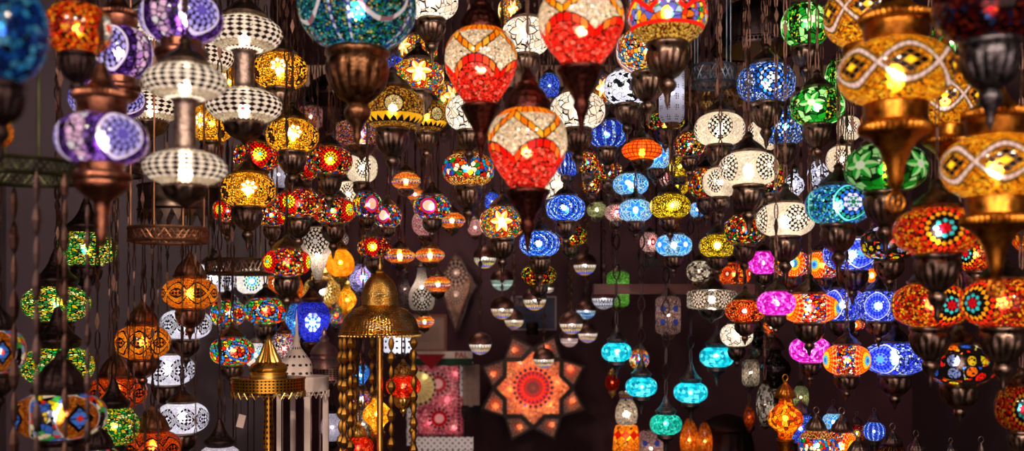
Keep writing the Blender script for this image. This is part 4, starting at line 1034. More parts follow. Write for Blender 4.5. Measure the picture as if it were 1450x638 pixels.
# red flower cluster
L('redflower', 363, 222, 68, 42, 2.9, 'behind the cap of the lowest amber lamp', r=8)
L('redflower', 466, 228, 66, 42, 2.7, 'below the upright bronze spike', r=4)
L('redflower', 430, 236, 44, 40, 2.95, 'partly behind a twin lamp of equal height', r=30)
L('redflower', 422, 288, 66, 42, 2.7, 'at the centre of its cluster', r=-24)
L('redflower', 472, 298, 62, 40, 2.8, 'under the small white rosette lamp', r=50)
L('redflower', 322, 298, 42, 34, 2.95, 'below left of the lowest amber lamp', r=-34)
L('redflower', 385, 304, 46, 34, 3.0, 'between amber lamp and red cluster centre', r=48)
L('redflower', 406, 371, 68, 42, 2.75, 'lowest of its kind, beside the white cone lamp', r=-52)
L('whiterose', 512, 238, 46, 42, 3.05, 'below the dark spike near the multicolour drum', r=6)
L('whiterose', 494, 275, 40, 38, 3.15, 'behind the red flower lamps', r=-8)
L('whitecone', 450, 360, 54, 78, 3.1, 'beside the lowest red flower lamp', r=-8)
L('whitecone', 477, 352, 34, 52, 3.4, 'small, behind the glowing amber jar', r=20)
L('amberjar', 482, 372, 40, 42, 3.3, 'beside the white cone lamp')
L('lilac', 513, 393, 36, 42, 3.4, 'behind the brass dome top', r=8)
L('goldsun', 456, 411, 52, 48, 3.5, 'above the deep blue teardrop lamp', r=2)
L('orangedaisy', 390, 400, 34, 34, 3.5, 'below the lowest red flower lamp', r=6)
L('orangeleaf', 417, 412, 26, 52, 3.6, 'behind the golden sunburst lamp', r=4)
L('amberfil', 491, 424, 28, 44, 3.5, 'beside the golden sunburst lamp')
L('bluedrop', 442, 456, 50, 60, 3.1, 'above the white lantern', r=2)
L('cyandrop', 418, 456, 32, 54, 3.4, 'half behind the deep blue teardrop lamp')
L('whitedots', 402, 492, 34, 42, 3.3, 'beside the brass lantern finial')
L('redblue', 376, 440, 60, 40, 3.0, 'upper of the pair above the brass lantern', r=6)
L('redblue', 322, 443, 52, 40, 3.1, 'between orange braided lamp and its twin', r=36)
L('redblue', 329, 497, 62, 42, 2.9, 'lowest, hanging alone against the grey wall', r=14)
L('redblue', 476, 447, 26, 24, 3.6, 'small, beside the deep blue teardrop', r=0)
L('whiteblueflower', 356, 398, 46, 38, 3.3, 'above the red and blue mosaic lamps', r=2)
L('whiteblueflower', 362, 502, 32, 36, 3.4, 'small, behind the brass lantern dome', r=26)
L('whitebead', 394, 247, 30, 40, 3.2, 'small, between amber and red flower lamps', desc='white crackle glass lamp')
# left wall, low
L('greenstreak', 122, 352, 82, 52, 2.9, 'uppermost of the green lamps')
L('greenstreak', 80, 430, 92, 54, 2.75, 'second from top, brightest bulb spot')
L('greenstreak', 82, 518, 98, 58, 2.6, 'behind the cone cap of the dark lamp')
L('greenstreak', 161, 603, 70, 58, 2.4, 'lowest and roundest of the green lamps')
L('framed', 85, 588, 126, 70, 1.95, 'whole, low in front of the green lamps', r=24)
L('framed', -2, 497, 74, 66, 2.0, 'cut off by the left edge', r=8)
L('framed', 138, 662, 76, 60, 2.3, 'peeping in at the bottom edge', r=0)
L('orangewave', 269, 415, 77, 46, 2.75, 'upper one, below the wire hoop', r=-6)
L('orangewave', 202, 484, 77, 50, 2.7, 'lower one, beside the white braided lamps', r=14)
L('redwave', 165, 555, 84, 45, 2.9, 'upper one, behind the round green lamp', r=24)
L('redwave', 216, 632, 80, 48, 2.75, 'lower one, at the bottom edge', r=20)
L('whitewave', 303, 394, 66, 42, 3.1, 'topmost, behind the upper orange lamp', r=10)
L('whitewave', 263, 459, 72, 44, 3.1, 'second, right under the upper orange lamp', r=-20)
L('whitewave', 237, 523, 77, 46, 2.95, 'third, beside the lower orange lamp', r=4)
L('whitewave', 258, 591, 74, 46, 2.9, 'lowest, beside the grey wall', r=-14)
L('whitebead', 311, 656, 66, 54, 2.7, 'under a pointed bell cap at the bottom edge')
# top centre
L('turquoise', 506, 12, 168, 128, 2.0, 'at the top, on a lobed bronze cup', r=10)
L('whitestar', 611, 2, 76, 54, 2.45, 'topmost, beside the huge turquoise lamp', r=4)
L('starmulti', 592, 107, 74, 46, 2.7, 'above the dark gold lamp', r=2)
L('starmulti', 628, 140, 52, 50, 2.95, 'mostly hidden behind the upper left teardrop', r=30)
L('starmulti', 722, 16, 34, 40, 2.9, 'small, between the upper teardrops', r=16)
L('starmulti', 592, 70, 56, 40, 3.1, 'behind, under the topmost white star lamp', r=40)
L('bluebead', 550, 101, 56, 46, 3.0, 'behind the turquoise lamp cup')
L('goldtri', 556, 154, 90, 60, 2.4, 'under the multicolour star lamps', r=2)
L('goldtri', 604, 165, 60, 46, 2.75, 'half hidden behind its larger twin', r=30)
L('finemulti', 512, 190, 72, 34, 3.2, 'behind the dark upright spike')
L('finemulti', 440, 166, 34, 30, 3.3, 'small, dim, right of the upper amber lamps')
L('garland', 681, 97, 103, 112, 2.1, 'leftmost of the three teardrops', r=-10)
L('garland', 747, 214, 113, 118, 1.95, 'lowest of the three teardrops', r=22)
L('garland', 823, 42, 122, 116, 1.85, 'topmost of the three teardrops', r=-25)
L('whitestar', 745, 52, 70, 54, 2.6, 'between the upper two teardrops', r=-8)
L('whitestar', 664, 160, 66, 52, 2.7, 'behind the tip of the leftmost teardrop', r=4)
L('whitestar', 818, 157, 78, 54, 2.5, 'under the tip of the topmost teardrop', r=-3)
L('starmulti', 853, 128, 38, 44, 2.8, 'small, below the topmost teardrop', r=0)
L('bluebead', 778, 122, 30, 36, 2.9, 'small, between the teardrops')
L('trimulti', 663, 240, 74, 50, 2.75, 'left of the lowest teardrop', r=6)
L('starmulti', 711, 315, 64, 48, 2.8, 'below left of the lowest teardrop', r=-2)
L('blueswirl', 801, 295, 56, 38, 2.9, 'upper one, right of the lowest teardrop', r=-8)
L('blueswirl', 764, 345, 58, 38, 2.95, 'lower one, under the lowest teardrop', r=-4)
L('redyellow', 763, 389, 50, 30, 3.2, 'below the lower blue swirl lamp')
L('redyellow', 808, 334, 46, 30, 3.3, 'below the upper blue swirl lamp')
L('bluebead', 806, 233, 28, 34, 3.0, 'beside the lowest teardrop, upper right side')
L('bluebead', 697, 285, 22, 26, 3.3, 'tiny, above the red star lamp')
L('whitestar', 784, 262, 46, 44, 3.1, 'dim, behind the lowest teardrop', r=20)
L('ovalmulti', 612, 293, 54, 36, 2.95, 'beside the orange disc lamps', r=-12)
L('pinkvase', 602, 314, 38, 42, 3.2, 'under the purple ringed lamp')
L('pinkvase', 673, 322, 22, 24, 3.6, 'small, left of the red star lamp')
L('ovalmulti', 520, 290, 42, 38, 3.0, 'left of the upper small orange disc', r=20)
L('ovalmulti', 549, 306, 40, 34, 3.1, 'behind, above the brass dome finial', r=-20)
L('redflower', 530, 350, 48, 32, 2.95, 'above the brass dome finial', r=-8, desc='small red and yellow mosaic lamp')
L('orangestripe', 575, 256, 42, 26, 3.1, 'uppermost of the small orange discs')
L('orangestripe', 588, 275, 26, 18, 3.4, 'tiny, under the uppermost orange disc')
L('orangestripe', 640, 312, 38, 24, 3.3, 'beside the lamp with purple rings')
L('orangestripe', 566, 362, 44, 22, 3.2, 'right above the brass dome')
L('orangestripe', 609, 361, 42, 22, 3.25, 'above the white bottle lamp')
L('orangestripe', 620, 402, 38, 24, 3.3, 'touching the white bottle lamp')
L('orangestripe', 601, 455, 28, 18, 3.6, 'lowest, in front of the framed paper')
L('whitevase', 597, 408, 38, 62, 3.4, 'beside the star cut sconce', r=2)
L('clearbottle', 573, 410, 24, 50, 3.5, 'behind the brass dome shoulder')
# right of centre
L('zigmulti', 945, 18, 114, 92, 2.1, 'at the top, above two bronze cups', r=0)
L('bandmulti', 918, 72, 92, 66, 2.5, 'behind the red zigzag lamp', r=-32)
L('whitetube', 951, 132, 36, 84, 2.75, 'beside the stacked bronze cups', r=4)
L('redyellow', 942, 172, 56, 26, 2.9, 'under the white pierced tube', shape=None)
L('whitetri', 888, 124, 66, 50, 2.6, 'below the blue zigzag banded lamp')
L('bluedot', 860, 190, 56, 40, 2.8, 'under the white triangular lamp')
L('bluedot', 800, 232, 24, 34, 2.95, 'small, touching the lowest teardrop outline')
L('orangecheck', 909, 213, 58, 30, 2.6, 'above the azure flower lamps')
L('azure', 928, 222, 44, 36, 2.9, 'behind the orange square-tiled disc', r=14)
L('azure', 893, 261, 50, 32, 3.0, 'directly below the orange square-tiled disc', r=-10)
L('azure', 900, 298, 48, 33, 2.95, 'beside the pink rosette lamp', r=0)
L('azure', 954, 347, 52, 33, 2.95, 'lowest, left of the lowest yellow lamp', r=40)
L('redrose', 872, 301, 32, 26, 3.1, 'beside the middle azure lamp', r=6)
L('redrose', 920, 343, 28, 30, 3.3, 'beside the lowest azure lamp', r=20)
L('redrose', 941, 252, 16, 24, 3.4, 'tiny, between azure and yellow lamps', r=0)
L('multi', 832, 230, 32, 32, 3.1, 'small, above the upper blue swirl')
L('multi', 862, 243, 42, 26, 3.2, 'under the blue dotted lamp')
L('multi', 838, 262, 28, 26, 3.3, 'dim, between blue swirl and azure lamps')
L('paleglass', 845, 297, 28, 22, 3.4, 'beside the blue swirl lamp')
L('yellow', 963, 236, 34, 30, 3.1, 'uppermost of the yellow lamps', r=30)
L('yellow', 961, 263, 28, 26, 3.3, 'half hidden, second of the yellow lamps', r=10)
L('yellow', 949, 292, 58, 36, 2.95, 'broad one beside the middle azure lamp', r=14)
L('yellow', 1016, 348, 52, 34, 2.9, 'lowest, above the wooden rail', r=-2)
L('multi', 977, 205, 46, 36, 2.85, 'left of the uppermost white rosette')
L('multi', 1000, 260, 52, 44, 2.9, 'behind the twin white rosettes')
L('multi', 1054, 325, 58, 44, 2.75, 'left of the lowest white rosette lamp')
L('multi', 1090, 252, 50, 46, 2.95, 'behind the long white rosette lamp')
L('azure', 987, 297, 20, 22, 3.5, 'tiny, right of the broad yellow lamp', r=0)
L('greytile', 990, 384, 36, 32, 3.3, 'above the wooden rail')
L('lime', 875, 409, 32, 50, 3.75, 'behind the left end of the rail', r=0)
L('pinkcyl', 946, 446, 36, 54, 3.3, 'hanging below the rail')
L('greyrose', 1008, 424, 70, 28, 3.25, 'under the right end of the rail')
L('whiterose', 1019, 183, 72, 48, 2.6, 'uppermost of the large ones', r=2)
L('whiterose', 1060, 239, 84, 50, 2.4, 'long one, medallions at both sides', r=42)
L('whiterose', 1020, 258, 50, 44, 2.6, 'partly behind the long white rosette lamp', r=-18)
L('whiterose', 1112, 311, 82, 50, 2.4, 'lowest of the large ones', r=26)
L('whiterose', 1080, 192, 46, 46, 2.85, 'behind the smaller blue lamp', r=30)
L('whiterose', 1192, 226, 44, 40, 2.9, 'half behind the dark green lamp', r=0)
L('whiterose', 1202, 182, 34, 36, 3.0, 'small, behind the gold trumpet', r=10)
L('whiteleaf', 1124, 262, 30, 46, 2.9, 'above the lowest white rosette lamp')
L('whiteleaf', 1158, 246, 30, 50, 2.95, 'above the blue-green lamp')
L('bluerose', 1085, 118, 82, 58, 2.5, 'larger, under the dark brass dome', r=14)
L('bluerose', 1112, 180, 60, 52, 2.55, 'smaller, beside the green lamps', r=-22)
L('bluegreen', 1187, 290, 92, 58, 2.25, 'right of the lowest white rosette lamp', r=26)
L('greenstar', 1140, 36, 68, 62, 2.5, 'uppermost, beside the dark brass dome', r=18)
L('greenstar', 1157, 151, 76, 54, 2.45, 'lower one, beside the blue lamps', r=-12)
L('greenstar', 1187, 112, 38, 56, 2.8, 'half hidden behind the gold lamps', r=20)
L('greenstar', 1254, 238, 114, 70, 2.15, 'largest and darkest, under the gold trumpet', r=-36, power=.45)
L('greenstar', 1345, 62, 64, 74, 2.5, 'behind the dark red unlit lamp', r=0, power=.5)
L('goldwave', 1229, 22, 122, 92, 2.0, 'topmost, cut by the top edge', r=30)
L('goldwave', 1268, 103, 160, 96, 1.7, 'largest, with the longest trumpet', r=44)
L('goldwave', 1338, 143, 96, 76, 2.0, 'smallest, behind the largest gold lamp', r=30)
L('goldwave', 1410, 236, 148, 94, 1.65, 'lowest, cut by the right edge', r=40)
L('darkred', 1402, 8, 156, 108, 1.5, 'in the top right corner', r=0)
L('fire', 1327, 327, 120, 70, 2.0, 'top one with a large teal star', r=10)
L('fire', 1382, 360, 66, 50, 2.3, 'behind, with bright yellow petals', r=-24)
L('fire', 1317, 432, 106, 66, 2.15, 'left one of the lower pair', r=32)
L('fire', 1420, 429, 116, 72, 2.0, 'right one of the lower pair', r=-42)
L('fire', 1446, 577, 70, 68, 2.0, 'lowest, dim, at the right edge', r=6, power=.2)
L('fire', 1462, 330, 56, 60, 2.2, 'small piece at the right edge', r=30)
L('patch', 1259, 344, 78, 52, 2.45, 'upper one, behind the red star lamp')
L('patch', 1359, 515, 100, 60, 2.3, 'lower one, hanging by the bare wall')
L('indigo', 1207, 360, 82, 48, 2.75, 'top of four, beside the red star lamps', r=18)
L('indigo', 1193, 431, 66, 48, 2.8, 'second row, left of its twin', r=-30)
L('indigo', 1244, 433, 64, 46, 2.7, 'second row, facing forward', r=-4)
L('indigo', 1267, 507, 88, 48, 2.65, 'lowest of four, by the bare wall', r=-26)
L('flame', 1121, 373, 50, 40, 2.75, 'upper left one', r=8)
L('flame', 1164, 375, 52, 40, 2.85, 'upper right one, behind indigo lamp', r=-24)
L('flame', 1146, 436, 82, 44, 2.7, 'middle, widest one', r=-48)
L('flame', 1199, 509, 66, 46, 2.7, 'lowest, left of the lowest indigo lamp', r=58)
L('flame', 1234, 390, 28, 22, 3.0, 'tiny, between the indigo rows', r=0)
L('flame', 1210, 460, 28, 16, 3.1, 'tiny, between indigo lamps and lowest flame', r=0)
L('magenta', 1081, 372, 42, 34, 2.9, 'uppermost of three')
L('magenta', 1099, 429, 54, 36, 2.9, 'middle of three')
L('magenta', 1147, 495, 58, 38, 2.75, 'lowest of three')
L('ember', 1040, 388, 46, 34, 3.0, 'upper one beside the wooden rail', r=-26)
L('ember', 1055, 440, 56, 34, 3.0, 'lower one beside the wooden rail', r=-2)
L('ember', 1092, 463, 22, 20, 3.2, 'tiny, under the middle magenta lamp', r=0)
L('whitestar', 1043, 474, 46, 34, 3.1, 'low, beside the highest teal lamp', r=-4, desc='small white lamp with dark star')
L('teal', 873, 498, 43, 29, 3.4, 'leftmost of the teal lamps')
L('teal', 908, 547, 45, 30, 3.35, 'second from left of the teal lamps')
L('seagreen', 943, 600, 46, 31, 3.3, 'lowest and greenest of the row')
L('teal', 978, 555, 48, 31, 3.3, 'above the orange petal lamp')
L('teal', 1015, 505, 49, 31, 3.3, 'rightmost and highest by the dark pot')

# lamps under the brass dome and around the lanterns
L('rubyfil', 571, 546, 50, 32, 2.72, 'hanging on the brass dome, upper one', fix=1, ct=470)
L('rubyfil', 507, 634, 44, 36, 2.72, 'hanging on the brass dome, at the bottom edge', fix=1, ct=470)
L('amberfil', 534, 586, 42, 52, 2.768, 'behind the brass pole', fix=1, ct=470)
L('whitelace', 564, 487, 42, 26, 3.3, 'behind the brass dome rim', desc='white lace pattern drum lamp')
L('cyandrop', 510, 530, 26, 30, 3.6, 'small, between the hanging brass chains')
L('trimulti', 512, 563, 26, 26, 3.6, 'small, behind the hanging brass chains')
L('greyrose', 514, 600, 22, 40, 3.5, 'small, behind the brass pole', desc='narrow white crescent pattern lamp')
L('whitebead', 470, 604, 30, 42, 3.25, 'below the copper lantern ring', desc='silvery white glass lamp', fix=1, ct=542)
L('greytile', 1083, 572, 24, 60, 3.3, 'low, left of the amber lantern', desc='tall grey-white crystal tile lamp', shape=None)
L('greyrose', 1063, 527, 24, 38, 3.5, 'low, beside the rightmost teal lamp', desc='grey lamp with dark rosettes')
L('redwave', 1061, 590, 16, 30, 3.7, 'tiny, dim, near the dark pot')
L('paleglass', 1134, 562, 22, 36, 3.5, 'behind the amber lantern', desc='yellowish glass lamp')
L('trimulti', 905, 508, 28, 30, 3.75, 'behind the leftmost teal lamps', desc='clear jar lamp with orange top')
L('smoke', 1098, 522, 44, 58, 3.35, 'hanging below the middle magenta lamp')
L('smoke', 1072, 478, 30, 30, 3.5, 'small, beside the white lamp with dark star')
L('smoke', 498, 160, 34, 44, 3.4, 'beside the dim dome shade')
L('rubyfil', 867, 541, 20, 24, 3.8, 'small, dim, under the leftmost teal lamp', power=.15)

# small domed lamps: copper dome above, striped glass bowl below
DOMES = [(687, 364, 34, 3.8, 'highest, left of the red star lamp'), (711, 396, 33, 4.0, 'with pale green bowl, second from top left'), (711, 436, 34, 3.8, 'above the certificate left corner'),
 (728, 452, 29, 4.1, 'overlapping the lower edge of the certificate'), (757, 423, 35, 3.7, 'in front of the blue certificate'), (680, 486, 34, 3.7, 'lowest left, beside the lit star'),
 (770, 507, 31, 3.9, 'in front of the lit star'), (828, 374, 34, 3.7, 'highest on the right side'), (809, 457, 35, 3.6, 'largest by the star tip'),
 (806, 478, 28, 4.0, 'with pinkish bowl, at the star tip'), (832, 471, 30, 4.1, 'with orange bowl rim, by the star tip'), (830, 438, 30, 3.9, 'with blue bowl, left of the rail end'),
 (855, 421, 36, 3.5, 'with white bowl, at the rail end'), (777, 407, 16, 4.4, 'smallest, above the blue certificate')]
# ------------------------------------------------------------------ building the hanging lamps
def clash(cyls):
    for (x, y, r, a, b) in cyls:
        for (X, Y, R, A, B) in BODY:
            if a < B and b > A and (x - X) ** 2 + (y - Y) ** 2 < (r + R) ** 2: return True
    return False

LIGHTS = {}
def bulb(parent, w, power, tint, dz=0.0, name='bulb_light'):
    key = (round(w, 3), round(power, 3), tint)
    if key not in LIGHTS:
        l = bpy.data.lights.new('bulb', 'POINT'); l.energy = LP * power * w * w; l.color = tint; l.shadow_soft_size = .045 * w
        LIGHTS[key] = l
    o = bpy.data.objects.new(name, LIGHTS[key]); col.objects.link(o); o.parent = parent; o.location = (0, 0, dz)


def lamp_cyls(k, x, y, w, h, d, o, ps, tier):
    p = px(x, y, d); W = w / F * d; H = h / F * d
    cup = o.get('cup', k['cup']); cap = o.get('cap', k['cap'])
    cl = CUPS[cup][2] * W; ch = CAPS[cap][2] * W
    c = [(p.x, p.y, W * .5, p.z - H / 2, p.z + H / 2), (p.x, p.y, W * .34, p.z - H / 2 - cl, p.z - H / 2)]
    top = p.z + H / 2
    for dy in tier:
        zz = p.z - dy / F * d; c.append((p.x, p.y, W * .5, zz - H / 2, zz + H / 2)); top = zz + H / 2
    if tier: c.append((p.x, p.y, W * .15, p.z, top))
    c.append((p.x, p.y, W * .31, top, top + ch))
    ct = px(x, o['ct'], d).z if 'ct' in o else CEIL
    c.append((p.x, p.y, .012, top + ch, ct))
    return c, p, W, H, top

def make_lamp(spec):
    kn, x, y, w, h, d0, where, o = spec
    k = K[kn]; tier = o.get('tier', ())
    best = None
    for i in range(1 if o.get('fix') else 60):
        off = ((i + 1) // 2) * .022 * (1 if i % 2 else -1)
        c, p, W, H, top = lamp_cyls(k, x, y, w, h, d0 + off, o, 0, tier)
        if o.get('fix') or not clash(c): best = off; break
    if best is None:
        c, p, W, H, top = lamp_cyls(k, x, y, w, h, d0, o, 0, tier); print('NO FREE PLACE', kn, x, y)
    BODY.extend(c)
    cup = o.get('cup', k['cup']); cap = o.get('cap', k['cap'])
    a = H / W; zb = CUPS[cup][2] + a / 2
    # a front medallion (+x in the globe) turned to face the camera, plus the lamp's own turn
    rz = math.atan2(-p.y, -p.x) + math.radians(o.get('r', (zlib.crc32(repr((x, y)).encode()) % 90) - 45))
    root = empty(NAMES.get(kn, 'mosaic_pendant_lamp'), (p.x, p.y, p.z - zb * W), W)
    tag(root, (o.get('desc') or k['desc']) + ' ' + where, 'lamp', 'hanging ' + (NAMES.get(kn, 'mosaic_pendant_lamp').replace('_', ' ')) + 's')
    g = globe_mesh(kn); zs = a / k['a']
    put('glass_globe', g, root, (0, 0, zb), (1, 1, zs), (0, 0, rz))
    lit = k['power'] * o.get('power', 1.0)
    if lit > 0: bulb(root, W, lit, k['tint'], zb)
    zt = zb + a / 2
    for j, dy in enumerate(tier):
        dz = -dy / F * p.y / W
        put('glass_globe', g, root, (0, 0, zb + dz), (1, 1, zs), (0, 0, rz + .4)); bulb(root, W, lit, k['tint'], zb + dz)
        L_ = dz - a
        put('tube', cached(('tube', round(L_, 2)), lambda: MB().lathe([(.15, -.03), (.155, 0), (.135, .02), (.13, .06), (.13, L_ - .06), (.135, L_ - .02), (.155, L_), (.15, L_ + .03)], 32).mesh('tube', SILVER2, True, 50)), root, (0, 0, zb + a / 2))
        zt = zb + dz + a / 2
    put('bottom_cup', hw_mesh(CUPS, cup, k['hw']), root, (0, 0, zb - a / 2))
    if cup == 'gold' or o.get('ring'):
        put('ring_medallion', cached('ringmed', lambda: ring_medallion().mesh('ring_medallion', k['hw'])), root, (0, 0, zb - a / 2 - CUPS[cup][2] - .085), (1, 1, 1), (0, 0, .2))
    put('top_cap', hw_mesh(CAPS, cap, k['hw']), root, (0, 0, zt))
    z1 = p.z - zb * W + (zt + CAPS[cap][2]) * W - .004
    Lc = (px(x, o['ct'], p.y).z if 'ct' in o else CEIL) - z1
    if Lc > .02:
        vis = (HOR - (z1 - CAMZ) * F / p.y) > -4
        me = chain_mesh(Lc, k['chain'] if vis else 'rod', .05 if k['chain'] == 'key' else .034 + .008 * (zlib.crc32(repr(x).encode()) % 3)).mesh('chain', k['hw'] if k['chain'] == 'key' else CHAINM, False)
        put('chain', me, root, (0, 0, zt + CAPS[cap][2] - .004 / W), (1 / W,) * 3)
    return root

def ring_medallion():
    mb = MB(); R = .085
    mb.tube([(R * math.cos(TAU * i / 24), 0, R * math.sin(TAU * i / 24)) for i in range(24)], .011, 6, True)
    mb.tube([(R * .33 * math.cos(TAU * i / 14), 0, R * .33 * math.sin(TAU * i / 14)) for i in range(14)], .011, 6, True)
    for i in range(12):
        q = TAU * i / 12
        mb.tube([(R * .33 * math.cos(q), 0, R * .33 * math.sin(q)), (R * .95 * math.cos(q), 0, R * .95 * math.sin(q))], .006, 5)
    return mb

NAMES = {'disc': 'tiered_disc_lamp', 'garland': 'teardrop_pendant_lamp', 'bluedrop': 'teardrop_pendant_lamp', 'cyandrop': 'teardrop_pendant_lamp', 'whitedots': 'teardrop_pendant_lamp',
         'teal': 'crackle_glass_lamp', 'seagreen': 'crackle_glass_lamp', 'magenta': 'crackle_glass_lamp', 'orangestripe': 'disc_pendant_lamp', 'orangecheck': 'disc_pendant_lamp',
         'whitevase': 'bottle_lamp', 'clearbottle': 'bottle_lamp', 'whitetube': 'tube_lamp', 'pinkcyl': 'cylinder_lamp', 'whitecone': 'cone_lamp', 'amberjar': 'jar_lamp'}
SILVER2 = metal('brushed bronze tube', '#6a5850', '#a89488', .36)
for spec in LAMPS: make_lamp(spec)

# ---- small domed lamps
GREENB = 'pale'
def bowl_mat(i):
    bands = [(-.36, -.28, ['#e8b030', '#2848c0']), (-.28, -.14, ['#2848d0', '#f8f0e0'])]
    if i in (1,): return glass('pale green bowl', lambda c: stripes(c, [(-.3, -.2, ['#80b0a0', '#f0fff8'])], ['#c8e8d8', '#a0c8b8', '#e8fff4'], 24))
    if i in (9,): return glass('pinkish bowl', lambda c: stripes(c, [(-.3, -.2, ['#c07880', '#fff0f0'])], ['#f0c8c8', '#e0a8a8', '#fff0f0'], 24))
    if i in (12,): return glass('white zigzag bowl', lambda c: stripes(c, [(-.34, -.24, ['#585878', '#e8e8f8']), (-.16, -.04, ['#787898', '#ffffff'])], ['#e0e0f0', '#c0c0d8', '#ffffff'], 24))
    if i in (11,): return glass('blue banded bowl', lambda c: stripes(c, [(-.36, -.24, ['#2050c0', '#90c8f8']), (-.16, -.06, ['#4888e0', '#ffffff'])], ['#a8d0f0', '#60a0e0', '#f0f8ff'], 24))
    return glass('zigzag banded bowl', lambda c: stripes(c, [(-.48, -.40, ['#f0b020', '#f0d050']), (-.41, -.25, ['#2858ff', '#f8d040']), (-.17, -.04, ['#c8a888', '#fff8e8'])], ['#f8e8d0', '#d0a880', '#ffffff', '#8070b0', '#f0b840'], 22))
def dome_lamp(i, x, y, w, d0, where):
    for j in range(80):
        d = d0 + ((j + 1) // 2) * .03 * (1 if j % 2 else -1)
        p = px(x, y, d); W = w / F * d
        c = [(p.x, p.y, W * .52, p.z - W * .5, p.z + W * .7), (p.x, p.y, .012, p.z + W * .7, CEIL)]
        if not clash(c): break
    BODY.extend(c)
    root = empty('dome_pendant_lamp', (p.x, p.y, p.z - W * .5), W)
    tag(root, 'small copper dome lamp ' + where, 'lamp', 'small domed lamps hanging before the back wall')
    bm_ = bowl_mat(i)
    put('glass_bowl', cached(('bowl', bm_.name), lambda: MB().lathe(shape_prof('half', 1), 40).mesh('glass_bowl', bm_, True, 180)), root, (0, 0, .5))
    prof = [(.5, -.03), (.515, -.02), (.515, .0), (.5, .01)] + [(.5 * math.cos(t), .02 + .46 * math.sin(t)) for t in [PI / 2 * q / 9 for q in range(9)]] + [(.06, .49), (.05, .54), (.025, .6), (.015, .68), (0, .7)]
    put('dome', cached('domecap', lambda: MB().lathe(prof, 36).mesh('dome', metal('brown copper dome', '#5a3a34', '#8a6258', .33), True, 40)), root, (0, 0, .5))
    bulb(root, W, .42, (1, .95, .9), .5)
    z1 = p.z + W * .69
    put('chain', chain_mesh(CEIL - z1, 'bead', .03).mesh('chain', CHAINM, False), root, (0, 0, .5 + .69), (1 / W,) * 3)
for i, s in enumerate(DOMES): dome_lamp(i, *s)
# ------------------------------------------------------------------ lamps standing on the counters
def standing(kn, x, y, w, h, d0, top, where, name='standing_lantern', desc=None, cap='fluted', hw=None, power=1.0, loop=True, r=0):
    k = K[kn]; hw = hw or BRONZE
    for j in range(60):
        d = d0 + ((j + 1) // 2) * .025 * (1 if j % 2 else -1)
        p = px(x, y, d); W = w / F * d; H = h / F * d
        ch = (CAPS[cap][2] + .2) * W if cap else 0
        c = [(p.x, p.y, W * .51, top, p.z + H / 2), (p.x, p.y, W * .31, p.z + H / 2, p.z + H / 2 + ch)]
        if not clash(c): break
    BODY.extend(c)
    root = empty(name, (p.x, p.y, top), W); zb = (p.z - top) / W; a = H / W
    tag(root, (desc or k['desc']) + ' ' + where, 'lamp', 'lanterns standing on the counters')
    rz = math.atan2(-p.y, -p.x) + math.radians(r)
    put('glass_globe', globe_mesh(kn), root, (0, 0, zb), (1, 1, a / k['a']), (0, 0, rz))
    if k['power'] * power > .02: bulb(root, W, k['power'] * power, k['tint'], zb)
    f = zb - a / 2
    if f > .02:
        put_lathe('foot', root, [(0, 0), (.36, 0), (.37, .02), (.30, min(.08, f * .3)), (.14, f * .45), (.12, f * .6), (.2, f * .9), (.27, f), (.22, f + .05)], hw, 36)
    if cap:
        put('top_cap', hw_mesh(CAPS, cap, hw), root, (0, 0, zb + a / 2))
        if loop:
            zt = zb + a / 2 + CAPS[cap][2] + .07
            put('loop', cached(('loop', hw.name), lambda: MB().tube([(.075 * math.cos(TAU * i / 16), 0, .095 * math.sin(TAU * i / 16)) for i in range(16)], .018, 6, True).mesh('loop', hw)), root, (0, 0, zt))
S = standing
AMB = metal('amber lit brass', '#a05c14', '#e09030', .25)
S('amberred', 1112, 592, 50, 62, 2.75, CT_R, 'tallest on the counter, beside the crystal tile lamp', hw=AMB)
S('bluebead', 1134, 606, 44, 42, 2.85, CT_R, 'between amber lantern and flame lantern', desc='blue-violet beaded lantern')
S('trimulti', 1156, 630, 50, 46, 2.6, CT_R, 'beside the blue-violet lantern', desc='multicolour tile lantern')
S('flame', 1192, 632, 52, 46, 2.65, CT_R, 'right of the multicolour tile lantern', desc='flame patterned lantern', r=36)
S('azure', 1180, 596, 30, 24, 3.0, CT_R, 'behind the flame patterned lantern', desc='pale cyan lantern with ribbed cap')
S('redflower', 1213, 612, 28, 26, 3.1, CT_R, 'behind the flame lantern, beside cyan one', desc='dim dark-capped mosaic lantern', power=.4)
S('bluedot', 1238, 610, 30, 28, 2.9, CT_R, 'with white ribbed cap, near the bare wall', desc='bright blue and white lantern', power=1.3)
DK2 = metal('dark ribbed cap metal', '#3a2e2e', '#7a6862', .28)
S('darkred', 1215, 664, 54, 44, 2.5, CT_R, 'showing only its cap, in front of flame lantern', desc='dark ribbed lantern', power=0, hw=DK2)
S('darkred', 1264, 650, 48, 42, 2.75, CT_R, 'showing only its cap, beneath the lowest indigo lamp', desc='dark ribbed lantern', power=0, hw=DK2)
S('darkred', 1297, 660, 48, 42, 2.6, CT_R, 'showing only its cap, third of the dark row', desc='dark ribbed lantern', power=0, hw=DK2)
S('darkred', 1346, 658, 34, 34, 2.9, CT_R, 'showing only its small cap, near the spire', desc='dark ribbed lantern', power=0, hw=DK2)
S('darkred', 1389, 672, 48, 38, 2.5, CT_R, 'with tall dark spire, beneath the black patch lamp', desc='dark unlit lantern', power=0, hw=DK2, cap='bell')
